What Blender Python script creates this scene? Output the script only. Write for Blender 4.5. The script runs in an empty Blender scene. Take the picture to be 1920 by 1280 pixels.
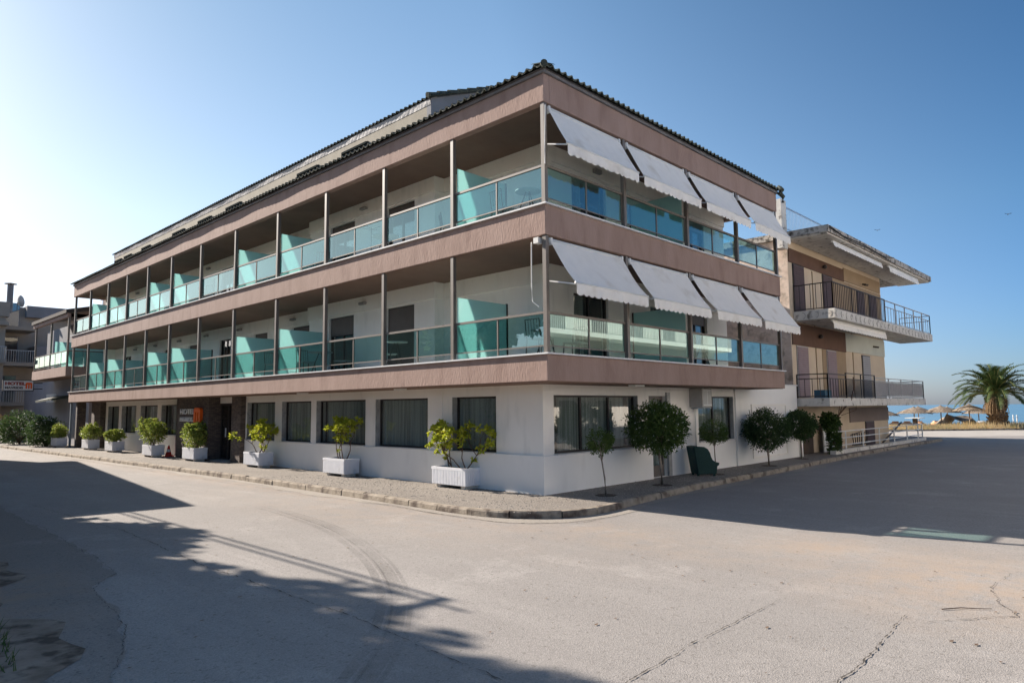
import bpy, math, random
from mathutils import Vector, Matrix
from math import radians as R, sin, cos, pi
C = bpy.context.scene.collection
sc = bpy.context.scene

# ---------------------------------------------------------------- camera
CAMLOC = Vector((-11.668, -10.232, 1.923))
pit, rol, yaw = R(5.4934), R(-0.58), R(43.7497)
fw = Vector((cos(yaw)*cos(pit), sin(yaw)*cos(pit), sin(pit)))
rt = Vector((sin(yaw), -cos(yaw), 0)); up = rt.cross(fw)
r2 = rt*cos(rol)+up*sin(rol); u2 = up*cos(rol)-rt*sin(rol)
cam = bpy.data.cameras.new('camera'); co = bpy.data.objects.new('camera', cam); C.objects.link(co)
M = Matrix(((r2.x, u2.x, -fw.x), (r2.y, u2.y, -fw.y), (r2.z, u2.z, -fw.z))).to_4x4()
M.translation = CAMLOC
co.matrix_world = M
cam.sensor_width = 36; cam.lens = 1286.06/1920*36
cam.clip_start = .05; cam.clip_end = 6000
sc.camera = co
# ---------------------------------------------------------------- light
SUN = Vector((-.45, 1.76, 1.0)).normalized()
EL = math.asin(SUN.z); AZ = math.atan2(SUN.x, SUN.y)
w = bpy.data.worlds.new('World'); sc.world = w; w.use_nodes = True
nt = w.node_tree; sk = nt.nodes.new('ShaderNodeTexSky'); sk.sky_type = 'NISHITA'
sk.sun_disc = False; sk.sun_elevation = EL; sk.sun_rotation = AZ
sk.air_density = 1.0; sk.dust_density = 0.7; sk.ozone_density = 2.5; sk.altitude = 0
hs_ = nt.nodes.new('ShaderNodeHueSaturation'); hs_.inputs['Saturation'].default_value = 1.0
nt.links.new(sk.outputs[0], hs_.inputs['Color']); tcw = nt.nodes.new('ShaderNodeTexCoord'); sxw = nt.nodes.new('ShaderNodeSeparateXYZ'); nt.links.new(tcw.outputs['Generated'], sxw.inputs[0])
rw = nt.nodes.new('ShaderNodeValToRGB'); ew = rw.color_ramp.elements; ew[0].position = 0; ew[0].color = (.92, .86, 1.15, 1); ew[1].position = .6; ew[1].color = (.62, .78, .86, 1)
ea = ew.new(.08); ea.color = (.84, .86, 1.08, 1); eb = ew.new(.25); eb.color = (.90, .95, 1.0, 1)
nt.links.new(sxw.outputs[2], rw.inputs[0]); mw = nt.nodes.new('ShaderNodeMix'); mw.data_type = 'RGBA'; mw.blend_type = 'MULTIPLY'; mw.inputs['Factor'].default_value = 1
vd = nt.nodes.new('ShaderNodeVectorMath'); vd.operation = 'DOT_PRODUCT'; vd.inputs[1].default_value = Vector((SUN.x, SUN.y, 0)).normalized(); nt.links.new(tcw.outputs['Generated'], vd.inputs[0])
mr = nt.nodes.new('ShaderNodeMapRange'); mr.inputs['From Min'].default_value = -1; nt.links.new(vd.outputs['Value'], mr.inputs['Value'])
rd = nt.nodes.new('ShaderNodeValToRGB'); q_ = rd.color_ramp.elements; q_[0].position = .40; q_[0].color = (.33, .50, .60, 1); q_[1].position = .95; q_[1].color = (.83, .74, .63, 1); q3 = q_.new(.72); q3.color = (1.08, 1.0, .88, 1)
nt.links.new(mr.outputs[0], rd.inputs[0]); mw2 = nt.nodes.new('ShaderNodeMix'); mw2.data_type = 'RGBA'; mw2.blend_type = 'MULTIPLY'; mw2.inputs['Factor'].default_value = 1
nt.links.new(hs_.outputs[0], mw2.inputs['A']); nt.links.new(rd.outputs[0], mw2.inputs['B']); nt.links.new(mw2.outputs['Result'], mw.inputs['A']); nt.links.new(rw.outputs[0], mw.inputs['B']); nt.links.new(mw.outputs['Result'], nt.nodes['Background'].inputs[0])
nt.nodes['Background'].inputs[1].default_value = .10
sl = bpy.data.lights.new('sun', 'SUN'); sl.energy = 4.8; sl.angle = R(.53); sl.color = (1, .90, .79)
so = bpy.data.objects.new('sun', sl); C.objects.link(so)
so.rotation_euler = SUN.to_track_quat('Z', 'Y').to_euler()
so.location = (-20, 40, 40)
sc.view_settings.view_transform = 'Standard'; sc.view_settings.look = 'None'
sc.view_settings.gamma = 1; sc.view_settings.exposure = 1.2
sc.cycles.max_bounces = 8; sc.cycles.transparent_max_bounces = 12
sc.cycles.caustics_reflective = False; sc.cycles.caustics_refractive = False
sc.cycles.use_denoising = True

# ---------------------------------------------------------------- materials
def mat(name, c1, c2=None, scale=6, rough=.8, bump=0, bscale=None, stretch=(1, 1, 1), metal=0, detail=6, lo=.35, hi=.65, spec=.3, c3=None, s3=1.0, f3=(.5, .7)):
    m = bpy.data.materials.new(name); m.use_nodes = True
    n = m.node_tree; b = n.nodes['Principled BSDF']
    b.inputs['Roughness'].default_value = rough; b.inputs['Metallic'].default_value = metal
    b.inputs['Specular IOR Level'].default_value = spec
    tc = n.nodes.new('ShaderNodeTexCoord'); mp = n.nodes.new('ShaderNodeMapping'); mp.inputs['Scale'].default_value = stretch
    n.links.new(tc.outputs['Object'], mp.inputs[0])
    if c2 is None: b.inputs['Base Color'].default_value = (*c1, 1)
    else:
        nz = n.nodes.new('ShaderNodeTexNoise'); nz.inputs['Scale'].default_value = scale; nz.inputs['Detail'].default_value = detail
        nz.inputs['Roughness'].default_value = .62
        n.links.new(mp.outputs[0], nz.inputs[0])
        rp = n.nodes.new('ShaderNodeValToRGB'); rp.color_ramp.elements[0].position = lo; rp.color_ramp.elements[1].position = hi
        rp.color_ramp.elements[0].color = (*c1, 1); rp.color_ramp.elements[1].color = (*c2, 1)
        n.links.new(nz.outputs[0], rp.inputs[0]); out = rp.outputs[0]
        if c3 is not None:
            n3 = n.nodes.new('ShaderNodeTexNoise'); n3.inputs['Scale'].default_value = s3; n3.inputs['Detail'].default_value = 8
            n.links.new(mp.outputs[0], n3.inputs[0])
            r3 = n.nodes.new('ShaderNodeValToRGB'); r3.color_ramp.elements[0].position = f3[0]; r3.color_ramp.elements[1].position = f3[1]
            n.links.new(n3.outputs[0], r3.inputs[0])
            mx = n.nodes.new('ShaderNodeMix'); mx.data_type = 'RGBA'
            n.links.new(r3.outputs[0], mx.inputs['Factor']); n.links.new(out, mx.inputs['A']); mx.inputs['B'].default_value = (*c3, 1)
            out = mx.outputs['Result']
        n.links.new(out, b.inputs['Base Color'])
    if bump:
        nb = n.nodes.new('ShaderNodeTexNoise'); nb.inputs['Scale'].default_value = bscale or scale*4; nb.inputs['Detail'].default_value = 5
        n.links.new(mp.outputs[0], nb.inputs[0])
        bp = n.nodes.new('ShaderNodeBump'); bp.inputs['Strength'].default_value = bump; bp.inputs['Distance'].default_value = .02
        n.links.new(nb.outputs[0], bp.inputs['Height']); n.links.new(bp.outputs[0], b.inputs['Normal'])
    return m
def glass(name, tint, refl=.5, ior=1.7, rough=0.0, gcol=(1, 1, 1), haze=0):
    m = bpy.data.materials.new(name); m.use_nodes = True; n = m.node_tree
    n.nodes.remove(n.nodes['Principled BSDF']); out = n.nodes['Material Output']
    t = n.nodes.new('ShaderNodeBsdfTransparent'); t.inputs[0].default_value = (*tint, 1)
    g = n.nodes.new('ShaderNodeBsdfGlossy'); g.inputs['Roughness'].default_value = rough; g.inputs[0].default_value = (*gcol, 1)
    fr = n.nodes.new('ShaderNodeFresnel'); fr.inputs[0].default_value = ior
    mm = n.nodes.new('ShaderNodeMath'); mm.operation = 'ADD'; mm.inputs[1].default_value = refl; mm.use_clamp = True
    n.links.new(fr.outputs[0], mm.inputs[0])
    ge = n.nodes.new('ShaderNodeNewGeometry'); iv = n.nodes.new('ShaderNodeMath'); iv.operation = 'SUBTRACT'; iv.inputs[0].default_value = 1; n.links.new(ge.outputs['Backfacing'], iv.inputs[1])
    ml = n.nodes.new('ShaderNodeMath'); ml.operation = 'MULTIPLY'; n.links.new(mm.outputs[0], ml.inputs[0]); n.links.new(iv.outputs[0], ml.inputs[1])
    tm = n.nodes.new('ShaderNodeMix'); tm.data_type = 'RGBA'; tm.inputs['A'].default_value = (*tint, 1); tm.inputs['B'].default_value = (1, 1, 1, 1); n.links.new(ge.outputs['Backfacing'], tm.inputs['Factor']); n.links.new(tm.outputs['Result'], t.inputs[0])
    mx = n.nodes.new('ShaderNodeMixShader'); n.links.new(ml.outputs[0], mx.inputs[0])
    n.links.new(t.outputs[0], mx.inputs[1]); n.links.new(g.outputs[0], mx.inputs[2])
    n.links.new(mx.outputs[0], out.inputs[0]); return m
def frosted(name, col, trans):
    m = bpy.data.materials.new(name); m.use_nodes = True; n = m.node_tree
    n.nodes.remove(n.nodes['Principled BSDF']); out = n.nodes['Material Output']
    d = n.nodes.new('ShaderNodeBsdfDiffuse'); d.inputs[0].default_value = (*col, 1)
    t = n.nodes.new('ShaderNodeBsdfTranslucent'); t.inputs[0].default_value = (*trans, 1)
    g = n.nodes.new('ShaderNodeBsdfGlossy'); g.inputs['Roughness'].default_value = .12
    a = n.nodes.new('ShaderNodeMixShader'); a.inputs[0].default_value = .5
    n.links.new(d.outputs[0], a.inputs[1]); n.links.new(t.outputs[0], a.inputs[2])
    b = n.nodes.new('ShaderNodeMixShader'); b.inputs[0].default_value = .06
    n.links.new(a.outputs[0], b.inputs[1]); n.links.new(g.outputs[0], b.inputs[2])
    n.links.new(b.outputs[0], out.inputs[0]); return m
def leafmat(name, cols, scale=9, tr=.35):
    m = bpy.data.materials.new(name); m.use_nodes = True; n = m.node_tree
    n.nodes.remove(n.nodes['Principled BSDF']); out = n.nodes['Material Output']
    tc = n.nodes.new('ShaderNodeTexCoord'); nz = n.nodes.new('ShaderNodeTexNoise'); nz.inputs['Scale'].default_value = scale; nz.inputs['Detail'].default_value = 8; nz.inputs['Roughness'].default_value = .8
    n.links.new(tc.outputs['Object'], nz.inputs[0])
    rp = n.nodes.new('ShaderNodeValToRGB'); e = rp.color_ramp.elements
    e[0].position = .32; e[1].position = .68; e[0].color = (*cols[0], 1); e[1].color = (*cols[-1], 1)
    for i, c in enumerate(cols[1:-1]):
        q = e.new(.32+.36*(i+1)/(len(cols)-1)); q.color = (*c, 1)
    n.links.new(nz.outputs[0], rp.inputs[0])
    b = n.nodes.new('ShaderNodeBsdfPrincipled'); b.inputs['Roughness'].default_value = .5; b.inputs['Specular IOR Level'].default_value = .35
    t = n.nodes.new('ShaderNodeBsdfTranslucent'); n.links.new(rp.outputs[0], b.inputs['Base Color']); n.links.new(rp.outputs[0], t.inputs[0])
    mx = n.nodes.new('ShaderNodeMixShader'); mx.inputs[0].default_value = tr
    n.links.new(b.outputs[0], mx.inputs[1]); n.links.new(t.outputs[0], mx.inputs[2]); n.links.new(mx.outputs[0], out.inputs[0]); return m
def stonemat():
    m = bpy.data.materials.new('slate_stone'); m.use_nodes = True; n = m.node_tree; b = n.nodes['Principled BSDF']; b.inputs['Roughness'].default_value = .8
    tc = n.nodes.new('ShaderNodeTexCoord'); sp = n.nodes.new('ShaderNodeSeparateXYZ'); n.links.new(tc.outputs['Object'], sp.inputs[0])
    ad = n.nodes.new('ShaderNodeMath'); n.links.new(sp.outputs[0], ad.inputs[0]); n.links.new(sp.outputs[1], ad.inputs[1])
    cb = n.nodes.new('ShaderNodeCombineXYZ'); n.links.new(ad.outputs[0], cb.inputs[0]); n.links.new(sp.outputs[2], cb.inputs[1])
    br = n.nodes.new('ShaderNodeTexBrick'); n.links.new(cb.outputs[0], br.inputs[0]); br.inputs['Scale'].default_value = 5.5
    br.inputs['Color1'].default_value = (.24, .18, .145, 1); br.inputs['Color2'].default_value = (.10, .082, .075, 1); br.inputs['Mortar'].default_value = (.03, .027, .024, 1)
    br.inputs['Mortar Size'].default_value = .03; br.inputs['Row Height'].default_value = .2; br.inputs['Brick Width'].default_value = .8
    n.links.new(br.outputs[0], b.inputs['Base Color'])
    bp = n.nodes.new('ShaderNodeBump'); bp.inputs['Distance'].default_value = .03; n.links.new(br.outputs['Fac'], bp.inputs['Height']); bp.invert = True
    n.links.new(bp.outputs[0], b.inputs['Normal']); return m

def roadmat(name, base, dark, sand, spots=(), fine=85, worm=True, con=1.0):
    m = bpy.data.materials.new(name); m.use_nodes = True; n = m.node_tree; b = n.nodes['Principled BSDF']; b.inputs['Roughness'].default_value = .85
    b.inputs['Specular IOR Level'].default_value = .25
    L = n.links.new; N = n.nodes.new
    tc = N('ShaderNodeTexCoord')
    def noise(s, d=6, r=.6, st=None):
        z = N('ShaderNodeTexNoise'); z.inputs['Scale'].default_value = s; z.inputs['Detail'].default_value = d; z.inputs['Roughness'].default_value = r
        if st:
            mp = N('ShaderNodeMapping'); mp.inputs['Scale'].default_value = st; L(tc.outputs['Object'], mp.inputs[0]); L(mp.outputs[0], z.inputs[0])
        else: L(tc.outputs['Object'], z.inputs[0])
        return z.outputs[0]
    def ramp(i, a, c, ca=(0, 0, 0), cc=(1, 1, 1)):
        q = N('ShaderNodeValToRGB'); q.color_ramp.elements[0].position = a; q.color_ramp.elements[1].position = c
        q.color_ramp.elements[0].color = (*ca, 1); q.color_ramp.elements[1].color = (*cc, 1); L(i, q.inputs[0]); return q.outputs[0]
    def mix(f, a, c, mode='MIX'):
        x = N('ShaderNodeMix'); x.data_type = 'RGBA'; x.blend_type = mode
        if isinstance(f, float): x.inputs['Factor'].default_value = f
        else: L(f, x.inputs['Factor'])
        for k, v in (('A', a), ('B', c)):
            if isinstance(v, tuple): x.inputs[k].default_value = (*v, 1)
            else: L(v, x.inputs[k])
        return x.outputs['Result']
    c = mix(ramp(noise(.35, 5), .35, .7), base, tuple(v*.82 for v in base))
    c = mix(ramp(noise(1.3, 8, .7, (1, .18, 1)), .48, .75), c, tuple(v*1.14 for v in base))
    # aggregate speckle
    vo = N('ShaderNodeTexVoronoi'); vo.inputs['Scale'].default_value = fine; L(tc.outputs['Object'], vo.inputs[0])
    c = mix(ramp(noise(.11, 6, .7), .42, .62), c, tuple(v*.85 for v in base))
    c = mix(ramp(noise(.6, 9, .75), .55, .68), c, tuple(v*1.13 for v in base))
    c = mix(ramp(noise(.8, 4, .5, (3, .12, 1)), .60, .66), c, tuple(v*.9 for v in base))
    sp = ramp(vo.outputs['Color'], .1, .9, (1-.17*con,)*3, (1+.12*con,)*3); c = mix(1.0, c, sp, 'MULTIPLY')
    c = mix(ramp(noise(26, 3, .5), .60, .74), c, dark)
    if worm: c = mix(ramp(noise(5, 10, .85), .69, .76), c, dark)
    gm = None
    for (x, y, rx, ry, amt) in spots:
        mp = N('ShaderNodeMapping'); mp.vector_type = 'TEXTURE'; mp.inputs['Location'].default_value = (x, y, 0); mp.inputs['Scale'].default_value = (rx, ry, 5)
        L(tc.outputs['Object'], mp.inputs[0]); gr = N('ShaderNodeTexGradient'); gr.gradient_type = 'SPHERICAL'; L(mp.outputs[0], gr.inputs[0])
        ml = N('ShaderNodeMath'); ml.operation = 'MULTIPLY'; L(gr.outputs['Fac'], ml.inputs[0]); ml.inputs[1].default_value = amt
        if gm is None: gm = ml.outputs[0]
        else:
            a = N('ShaderNodeMath'); a.operation = 'MAXIMUM'; L(gm, a.inputs[0]); L(ml.outputs[0], a.inputs[1]); gm = a.outputs[0]
    if gm is not None:
        nz = N('ShaderNodeMath'); nz.operation = 'MULTIPLY'; L(gm, nz.inputs[0]); L(ramp(noise(2.2, 10, .75), .36, .6), nz.inputs[1])
        c = mix(nz.outputs[0], c, sand)
    L(c, b.inputs['Base Color'])
    bp = N('ShaderNodeBump'); bp.inputs['Strength'].default_value = .5; bp.inputs['Distance'].default_value = .006
    L(vo.outputs['Distance'], bp.inputs['Height']); L(bp.outputs[0], b.inputs['Normal']); return m

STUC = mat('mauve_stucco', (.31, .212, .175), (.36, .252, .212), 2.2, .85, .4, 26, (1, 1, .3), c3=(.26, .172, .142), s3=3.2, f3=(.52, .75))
FLOO = mat('bounce_floor_tile', (.60, .57, .52), (.68, .65, .60), 3, .5)
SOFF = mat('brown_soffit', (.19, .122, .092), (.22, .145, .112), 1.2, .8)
WALL = mat('white_wall_paint', (.85, .81, .75), (.89, .855, .80), 1.5, .75, .12, 40, (1, 1, .3), c3=(.70, .67, .62), s3=3, f3=(.55, .85))
PLIN = mat('cool_white_paint', (.83, .81, .78), (.88, .86, .83), 1.2, .5, .05, 30, (1, 1, .35), c3=(.75, .73, .70), s3=2.4, f3=(.6, .9))
POST = mat('taupe_metal', (.135, .115, .10), (.16, .135, .118), 4, .45, spec=.5)
TRIM = mat('pale_marble_sill', (.62, .62, .62), (.7, .7, .7), 6, .4)
PANE = glass('tinted_railing_glass', (.44, .73, .72), .15, 1.6, 0, (.74, .98, .96))
DIVG = frosted('frosted_teal_glass', (.46, .72, .71), (.66, .92, .90))
WING = glass('window_glass', (.58, .62, .60), .10, 1.5)
FRAM = mat('dark_window_frame', (.035, .03, .028), (.05, .043, .04), 5, .45)
CURT = mat('grey_curtain_painted_folds', (.42, .45, .43), (.80, .83, .80), 14, .9, stretch=(1, 1, .02), detail=2)  # vertical dark and light stripes paint fold shading into the cloth colour
JAMB = mat('grey_marble_jamb', (.30, .30, .29), (.42, .42, .41), 4, .4, c3=(.2, .2, .2), s3=7, f3=(.55, .7))
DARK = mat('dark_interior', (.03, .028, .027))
AFRM = mat('dull_dark_frame', (.04, .045, .045), None, rough=.95, spec=0)
DBLI = mat('dark_blind', (.05, .05, .055), (.07, .07, .075), 3, .95, spec=0)
SHUT = mat('brown_shutter', (.085, .07, .062), (.10, .085, .075), 4, .5)
TILE = mat('dark_roof_tile', (.035, .045, .038), (.07, .078, .06), 5, .7, .3, 30, c3=(.14, .14, .09), s3=9, f3=(.58, .75))
FLAS = mat('grey_flashing', (.14, .14, .15), (.2, .2, .21), 3, .5)
ATTW = mat('khaki_render', (.30, .27, .215), (.36, .325, .265), 1.6, .85, .2, 30)
MEMB = mat('silver_membrane', (.26, .26, .27), (.42, .40, .40), 7, .5, .5, 12)
FABR = mat('white_awning_canvas', (.84, .81, .76), (.88, .85, .80), 5, .8, .05, 60, c3=(.66, .61, .53), s3=1.6, f3=(.56, .8))
STON = stonemat()
WMET = mat('white_metal', (.7, .7, .68), (.76, .76, .74), 4, .4)
CONC = mat('weathered_concrete', (.60, .57, .52), (.70, .67, .62), 3, .9, .3, 25, c3=(.19, .17, .15), s3=4.5, f3=(.56, .72))
SLAB2 = mat('stained_roof_concrete', (.38, .35, .31), (.52, .48, .43), 6, .9, .4, 25, c3=(.08, .07, .06), s3=7, f3=(.45, .65))
BEIG = mat('beige_render', (.60, .48, .35), (.66, .54, .40), 1.2, .85, .1, 30)
BEID = mat('tan_render', (.33, .235, .145), (.38, .27, .17), 1.2, .85)
BROW = mat('brown_render', (.125, .07, .05), (.15, .085, .06), 1.4, .85)
MINT = mat('pale_mint_render', (.52, .53, .47), (.57, .58, .52), 1.4, .85)
STAI = mat('stained_old_plaster', (.58, .45, .36), (.76, .63, .53), 1.8, .9, .5, 14, c3=(.34, .27, .21), s3=3, f3=(.5, .7))
MSHU = mat('mauve_shutter', (.26, .18, .19), (.30, .215, .22), 3, .6)
GSHU = mat('grey_shutter', (.34, .32, .32), (.38, .36, .36), 3, .6)
IRON = mat('dark_iron', (.045, .035, .033), (.06, .05, .045), 5, .5)
GIRO = mat('grey_painted_iron', (.42, .42, .42), (.5, .5, .5), 5, .5)
BLUI = mat('blue_painted_iron', (.25, .38, .55), (.3, .43, .6), 5, .5)
SOIL = mat('soil', (.05, .035, .025), (.08, .06, .04), 20, .95)
BARK = mat('grey_brown_bark', (.22, .175, .14), (.34, .285, .235), 12, .9, .6, 40, (1, 1, .3))
STEM = mat('brown_stem', (.10, .06, .045), (.16, .10, .07), 14, .85)
PLAN = mat('white_planter_plastic', (.70, .71, .75), (.77, .78, .81), 4, .45, c3=(.55, .54, .53), s3=5, f3=(.6, .9))
LYEL = leafmat('yellow_green_leaves', [(.13, .20, .02), (.30, .38, .03), (.52, .52, .05), (.55, .38, .07)], 12)
LMID = leafmat('mid_green_leaves', [(.08, .13, .03), (.18, .26, .045), (.34, .38, .08), (.44, .22, .07)], 10)
LDRK = leafmat('dark_green_leaves', [(.022, .05, .016), (.05, .09, .028), (.10, .15, .055)], 6)
LPRV = leafmat('privet_leaves', [(.04, .075, .018), (.08, .13, .028), (.14, .21, .05)], 8)
LVIN = leafmat('vine_leaves', [(.02, .045, .012), (.05, .09, .02), (.10, .17, .03)], 7)
LPAL = leafmat('palm_leaves', [(.02, .04, .012), (.045, .075, .022), (.11, .14, .04)], 3, .25)
LRED = leafmat('reddish_leaves', [(.06, .06, .02), (.14, .07, .04), (.09, .13, .04)], 6)
WFLO = mat('white_petals', (.8, .78, .74)); PFLO = mat('pink_petals', (.5, .12, .14))
PTRK = mat('palm_trunk_bark', (.10, .065, .04), (.22, .15, .09), 6, .95, 1, 14)
KERB = mat('stained_kerb_stone', (.25, .21, .165), (.36, .31, .25), 5, .9, .6, 25, c3=(.10, .075, .06), s3=3.2, f3=(.48, .66))
ORNG = mat('orange_logo_paint', (.88, .13, .012), (.92, .15, .016), 4, .5)
LETW = mat('silver_white_letters', (.74, .74, .74), (.8, .8, .8), 6, .4)
LETR = mat('dark_red_letters', (.30, .045, .03)); LETB = mat('dark_letters', (.08, .06, .055))
SIGN = mat('white_sign_panel', (.72, .70, .68), (.78, .76, .74), 3, .5)
GRNP = mat('dark_green_wicker', (.005, .032, .028), (.01, .05, .045), 30, .6, .6, 90)
REDC = mat('red_cone_plastic', (.55, .03, .02), (.62, .05, .03), 4, .5)
PVC = mat('white_pvc', (.75, .74, .7))
SAND = mat('beach_sand', (.50, .40, .28), (.62, .50, .36), .6, .95, .4, 3)
SCRB = mat('dry_earth', (.42, .33, .22), (.60, .47, .32), .8, .95, .6, 6, c3=(.16, .17, .07), s3=1.2, f3=(.5, .65))
DIRT = mat('brown_dirt', (.16, .12, .09), (.30, .24, .19), 2.2, .95, .8, 9, c3=(.08, .06, .045), s3=5, f3=(.5, .65))
SEAM = mat('sea_water', (.015, .10, .19), (.03, .16, .27), .05, .18, .5, .7, (1, 1, 1), spec=.5)
STRW = mat('straw_thatch', (.12, .085, .06), (.32, .26, .20), 5, .95, .8, 20, (1, 1, 1))
TARP = mat('brown_tarpaulin', (.12, .085, .06), (.42, .36, .28), 1.3, .8, .5, 4)
BOAT = mat('white_hull', (.75, .74, .72)); BUOY = mat('faded_orange_plastic', (.62, .33, .18), (.68, .40, .24), 2)
DRYG = leafmat('dry_grass_blades', [(.52, .40, .22), (.68, .54, .32), (.30, .32, .12)], 2, .2)
CRCK = mat('crack_gap', (.045, .04, .036), (.10, .09, .08), 12, .95)
WIRE = mat('black_cable', (.02, .02, .02))
GREYW = mat('lilac_grey_render', (.33, .32, .345), (.37, .36, .385), 1, .85)
OLDB = mat('old_beige_render', (.30, .26, .22), (.36, .315, .27), 1, .85, .2, 20)
OLDG = mat('old_grey_render', (.20, .20, .21), (.25, .25, .265), 1, .85)
ROADM = roadmat('bleached_asphalt', (.312, .290, .272), (.17, .155, .14), (.37, .285, .215),
                [(-2.2, -8.4, 2.6, 2.4, .85), (-1.4, -6.4, 1.6, 1.4, .7), (-4.0, 2, 1.6, 9, .3), (-2.9, 12, .9, 30, .6), (-2.2, -3.6, 1.2, 3, .5), (-9.9, -.5, .9, 2.4, .9), (-3.2, -9.8, 1.5, 1.5, .8)])
PATC = roadmat('older_asphalt', (.25, .225, .205), (.10, .09, .08), (.30, .22, .16), [(-10.2, -.3, 1.4, 3.2, 1.0), (-9.8, 8, 1.0, 9, .6)])
GRAV = roadmat('washed_gravel', (.27, .24, .21), (.09, .075, .06), (.36, .32, .27), (), 60, False, 2.6)
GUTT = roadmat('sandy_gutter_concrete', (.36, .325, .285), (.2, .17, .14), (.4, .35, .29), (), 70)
PALE = mat('pale_concrete_road', (.34, .315, .285), (.40, .37, .335), .8, .9, .3, 20)

# ---------------------------------------------------------------- mesh helpers
def wloc(o):
    v = Vector((0, 0, 0))
    while o: v = v+o.location; o = o.parent
    return v
class MB:
    def __init__(s): s.v = []; s.f = []
    def quad(s, *p):
        i = len(s.v); s.v += [tuple(q) for q in p]; s.f.append(tuple(range(i, i+len(p)))); return s
    def box(s, x0, x1, y0, y1, z0, z1):
        if x0 > x1: x0, x1 = x1, x0
        if y0 > y1: y0, y1 = y1, y0
        i = len(s.v)
        s.v += [(x0, y0, z0), (x1, y0, z0), (x1, y1, z0), (x0, y1, z0), (x0, y0, z1), (x1, y0, z1), (x1, y1, z1), (x0, y1, z1)]
        for f in ((0, 3, 2, 1), (4, 5, 6, 7), (0, 1, 5, 4), (1, 2, 6, 5), (2, 3, 7, 6), (3, 0, 4, 7)): s.f.append(tuple(i+k for k in f))
        return s
    def sb(s, side, a0, a1, d0, d1, z0, z1):
        return s.box(d0, d1, a0, a1, z0, z1) if side == 'L' else s.box(a0, a1, d0, d1, z0, z1)
    def prism(s, poly, z0, z1):
        n = len(poly); i = len(s.v)
        s.v += [(x, y, z0) for x, y in poly]+[(x, y, z1) for x, y in poly]
        s.f.append(tuple(i+k for k in range(n))[::-1]); s.f.append(tuple(i+n+k for k in range(n)))
        for k in range(n): s.f.append((i+k, i+(k+1) % n, i+n+(k+1) % n, i+n+k))
        return s
    def tube(s, pts, r, n=6, r_end=None, cap=True):
        pts = [Vector(p) for p in pts]; rings = []
        for k, p in enumerate(pts):
            d = (pts[min(k+1, len(pts)-1)]-pts[max(k-1, 0)]).normalized()
            a = d.cross(Vector((0, 0, 1)));
            if a.length < .05: a = d.cross(Vector((0, 1, 0)))
            a.normalize(); b = d.cross(a)
            rr = r if r_end is None else r+(r_end-r)*k/(len(pts)-1)
            if isinstance(r, (list, tuple)): rr = r[k]
            i = len(s.v); s.v += [tuple(p+a*rr*cos(2*pi*j/n)+b*rr*sin(2*pi*j/n)) for j in range(n)]; rings.append(i)
        for q in range(len(rings)-1):
            for j in range(n): s.f.append((rings[q]+j, rings[q]+(j+1) % n, rings[q+1]+(j+1) % n, rings[q+1]+j))
        if cap: s.f.append(tuple(rings[0]+j for j in range(n))[::-1]); s.f.append(tuple(rings[-1]+j for j in range(n)))
        return s
    def bar(s, p, q, wd=.03, h=None):
        p = Vector(p); q = Vector(q); h = h or wd; d = (q-p).normalized()
        a = d.cross(Vector((0, 0, 1)))
        if a.length < .05: a = Vector((1, 0, 0))
        a.normalize(); b = a.cross(d); i = len(s.v)
        for e in (p, q): s.v += [tuple(e+a*sx*wd/2+b*sz*h/2) for sx, sz in ((-1, -1), (1, -1), (1, 1), (-1, 1))]
        for f in ((3, 2, 1, 0), (4, 5, 6, 7), (0, 1, 5, 4), (1, 2, 6, 5), (2, 3, 7, 6), (3, 0, 4, 7)): s.f.append(tuple(i+k for k in f))
        return s
    def lathe(s, prof, cx=0, cy=0, n=20):
        i = len(s.v)
        for r, z in prof: s.v += [(cx+r*cos(2*pi*j/n), cy+r*sin(2*pi*j/n), z) for j in range(n)]
        for k in range(len(prof)-1):
            for j in range(n): s.f.append((i+k*n+j, i+k*n+(j+1) % n, i+(k+1)*n+(j+1) % n, i+(k+1)*n+j))
        return s
    def grid(s, fn, nu, nv):
        i = len(s.v)
        for a in range(nu+1):
            for b in range(nv+1): s.v.append(tuple(fn(a/nu, b/nv)))
        for a in range(nu):
            for b in range(nv): s.f.append((i+a*(nv+1)+b, i+(a+1)*(nv+1)+b, i+(a+1)*(nv+1)+b+1, i+a*(nv+1)+b+1))
        return s
    def build(s, name, m, parent=None, label=None, local=False, smooth=False, bevel=0):
        me = bpy.data.meshes.new(name)
        off = Vector((0, 0, 0)) if (local or parent is None) else wloc(parent)
        me.from_pydata([(x-off.x, y-off.y, z-off.z) for x, y, z in s.v], [], s.f)
        if m: me.materials.append(m)
        if smooth:
            for p in me.polygons: p.use_smooth = True
        o = bpy.data.objects.new(name, me); C.objects.link(o)
        if parent: o.parent = parent
        if label: o['label'] = label
        if bevel:
            b = o.modifiers.new('bevel', 'BEVEL'); b.width = bevel; b.segments = 2; b.limit_method = 'ANGLE'
        return o
def thing(name, label, cat, loc=(0, 0, 0), rz=0, group=None):
    o = bpy.data.objects.new(name, None); C.objects.link(o); o.location = loc; o.rotation_euler = (0, 0, rz); o.empty_display_size = .2
    o['label'] = label; o['category'] = cat
    if group: o['group'] = group
    return o
def tag(o, label, cat, group=None):
    o['label'] = label; o['category'] = cat
    if group: o['group'] = group
    return o
def struct(name, mb, m, label=None):
    o = mb.build(name, m); o['kind'] = 'structure'
    if label: o['label'] = label
    return o
def dup(o, parent=None):
    c = o.copy(); C.objects.link(c); c.parent = parent
    for ch in list(o.children): dup(ch, c)
    return c
rnd = random.Random(7)
RZ = -.13      # road level
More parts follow.
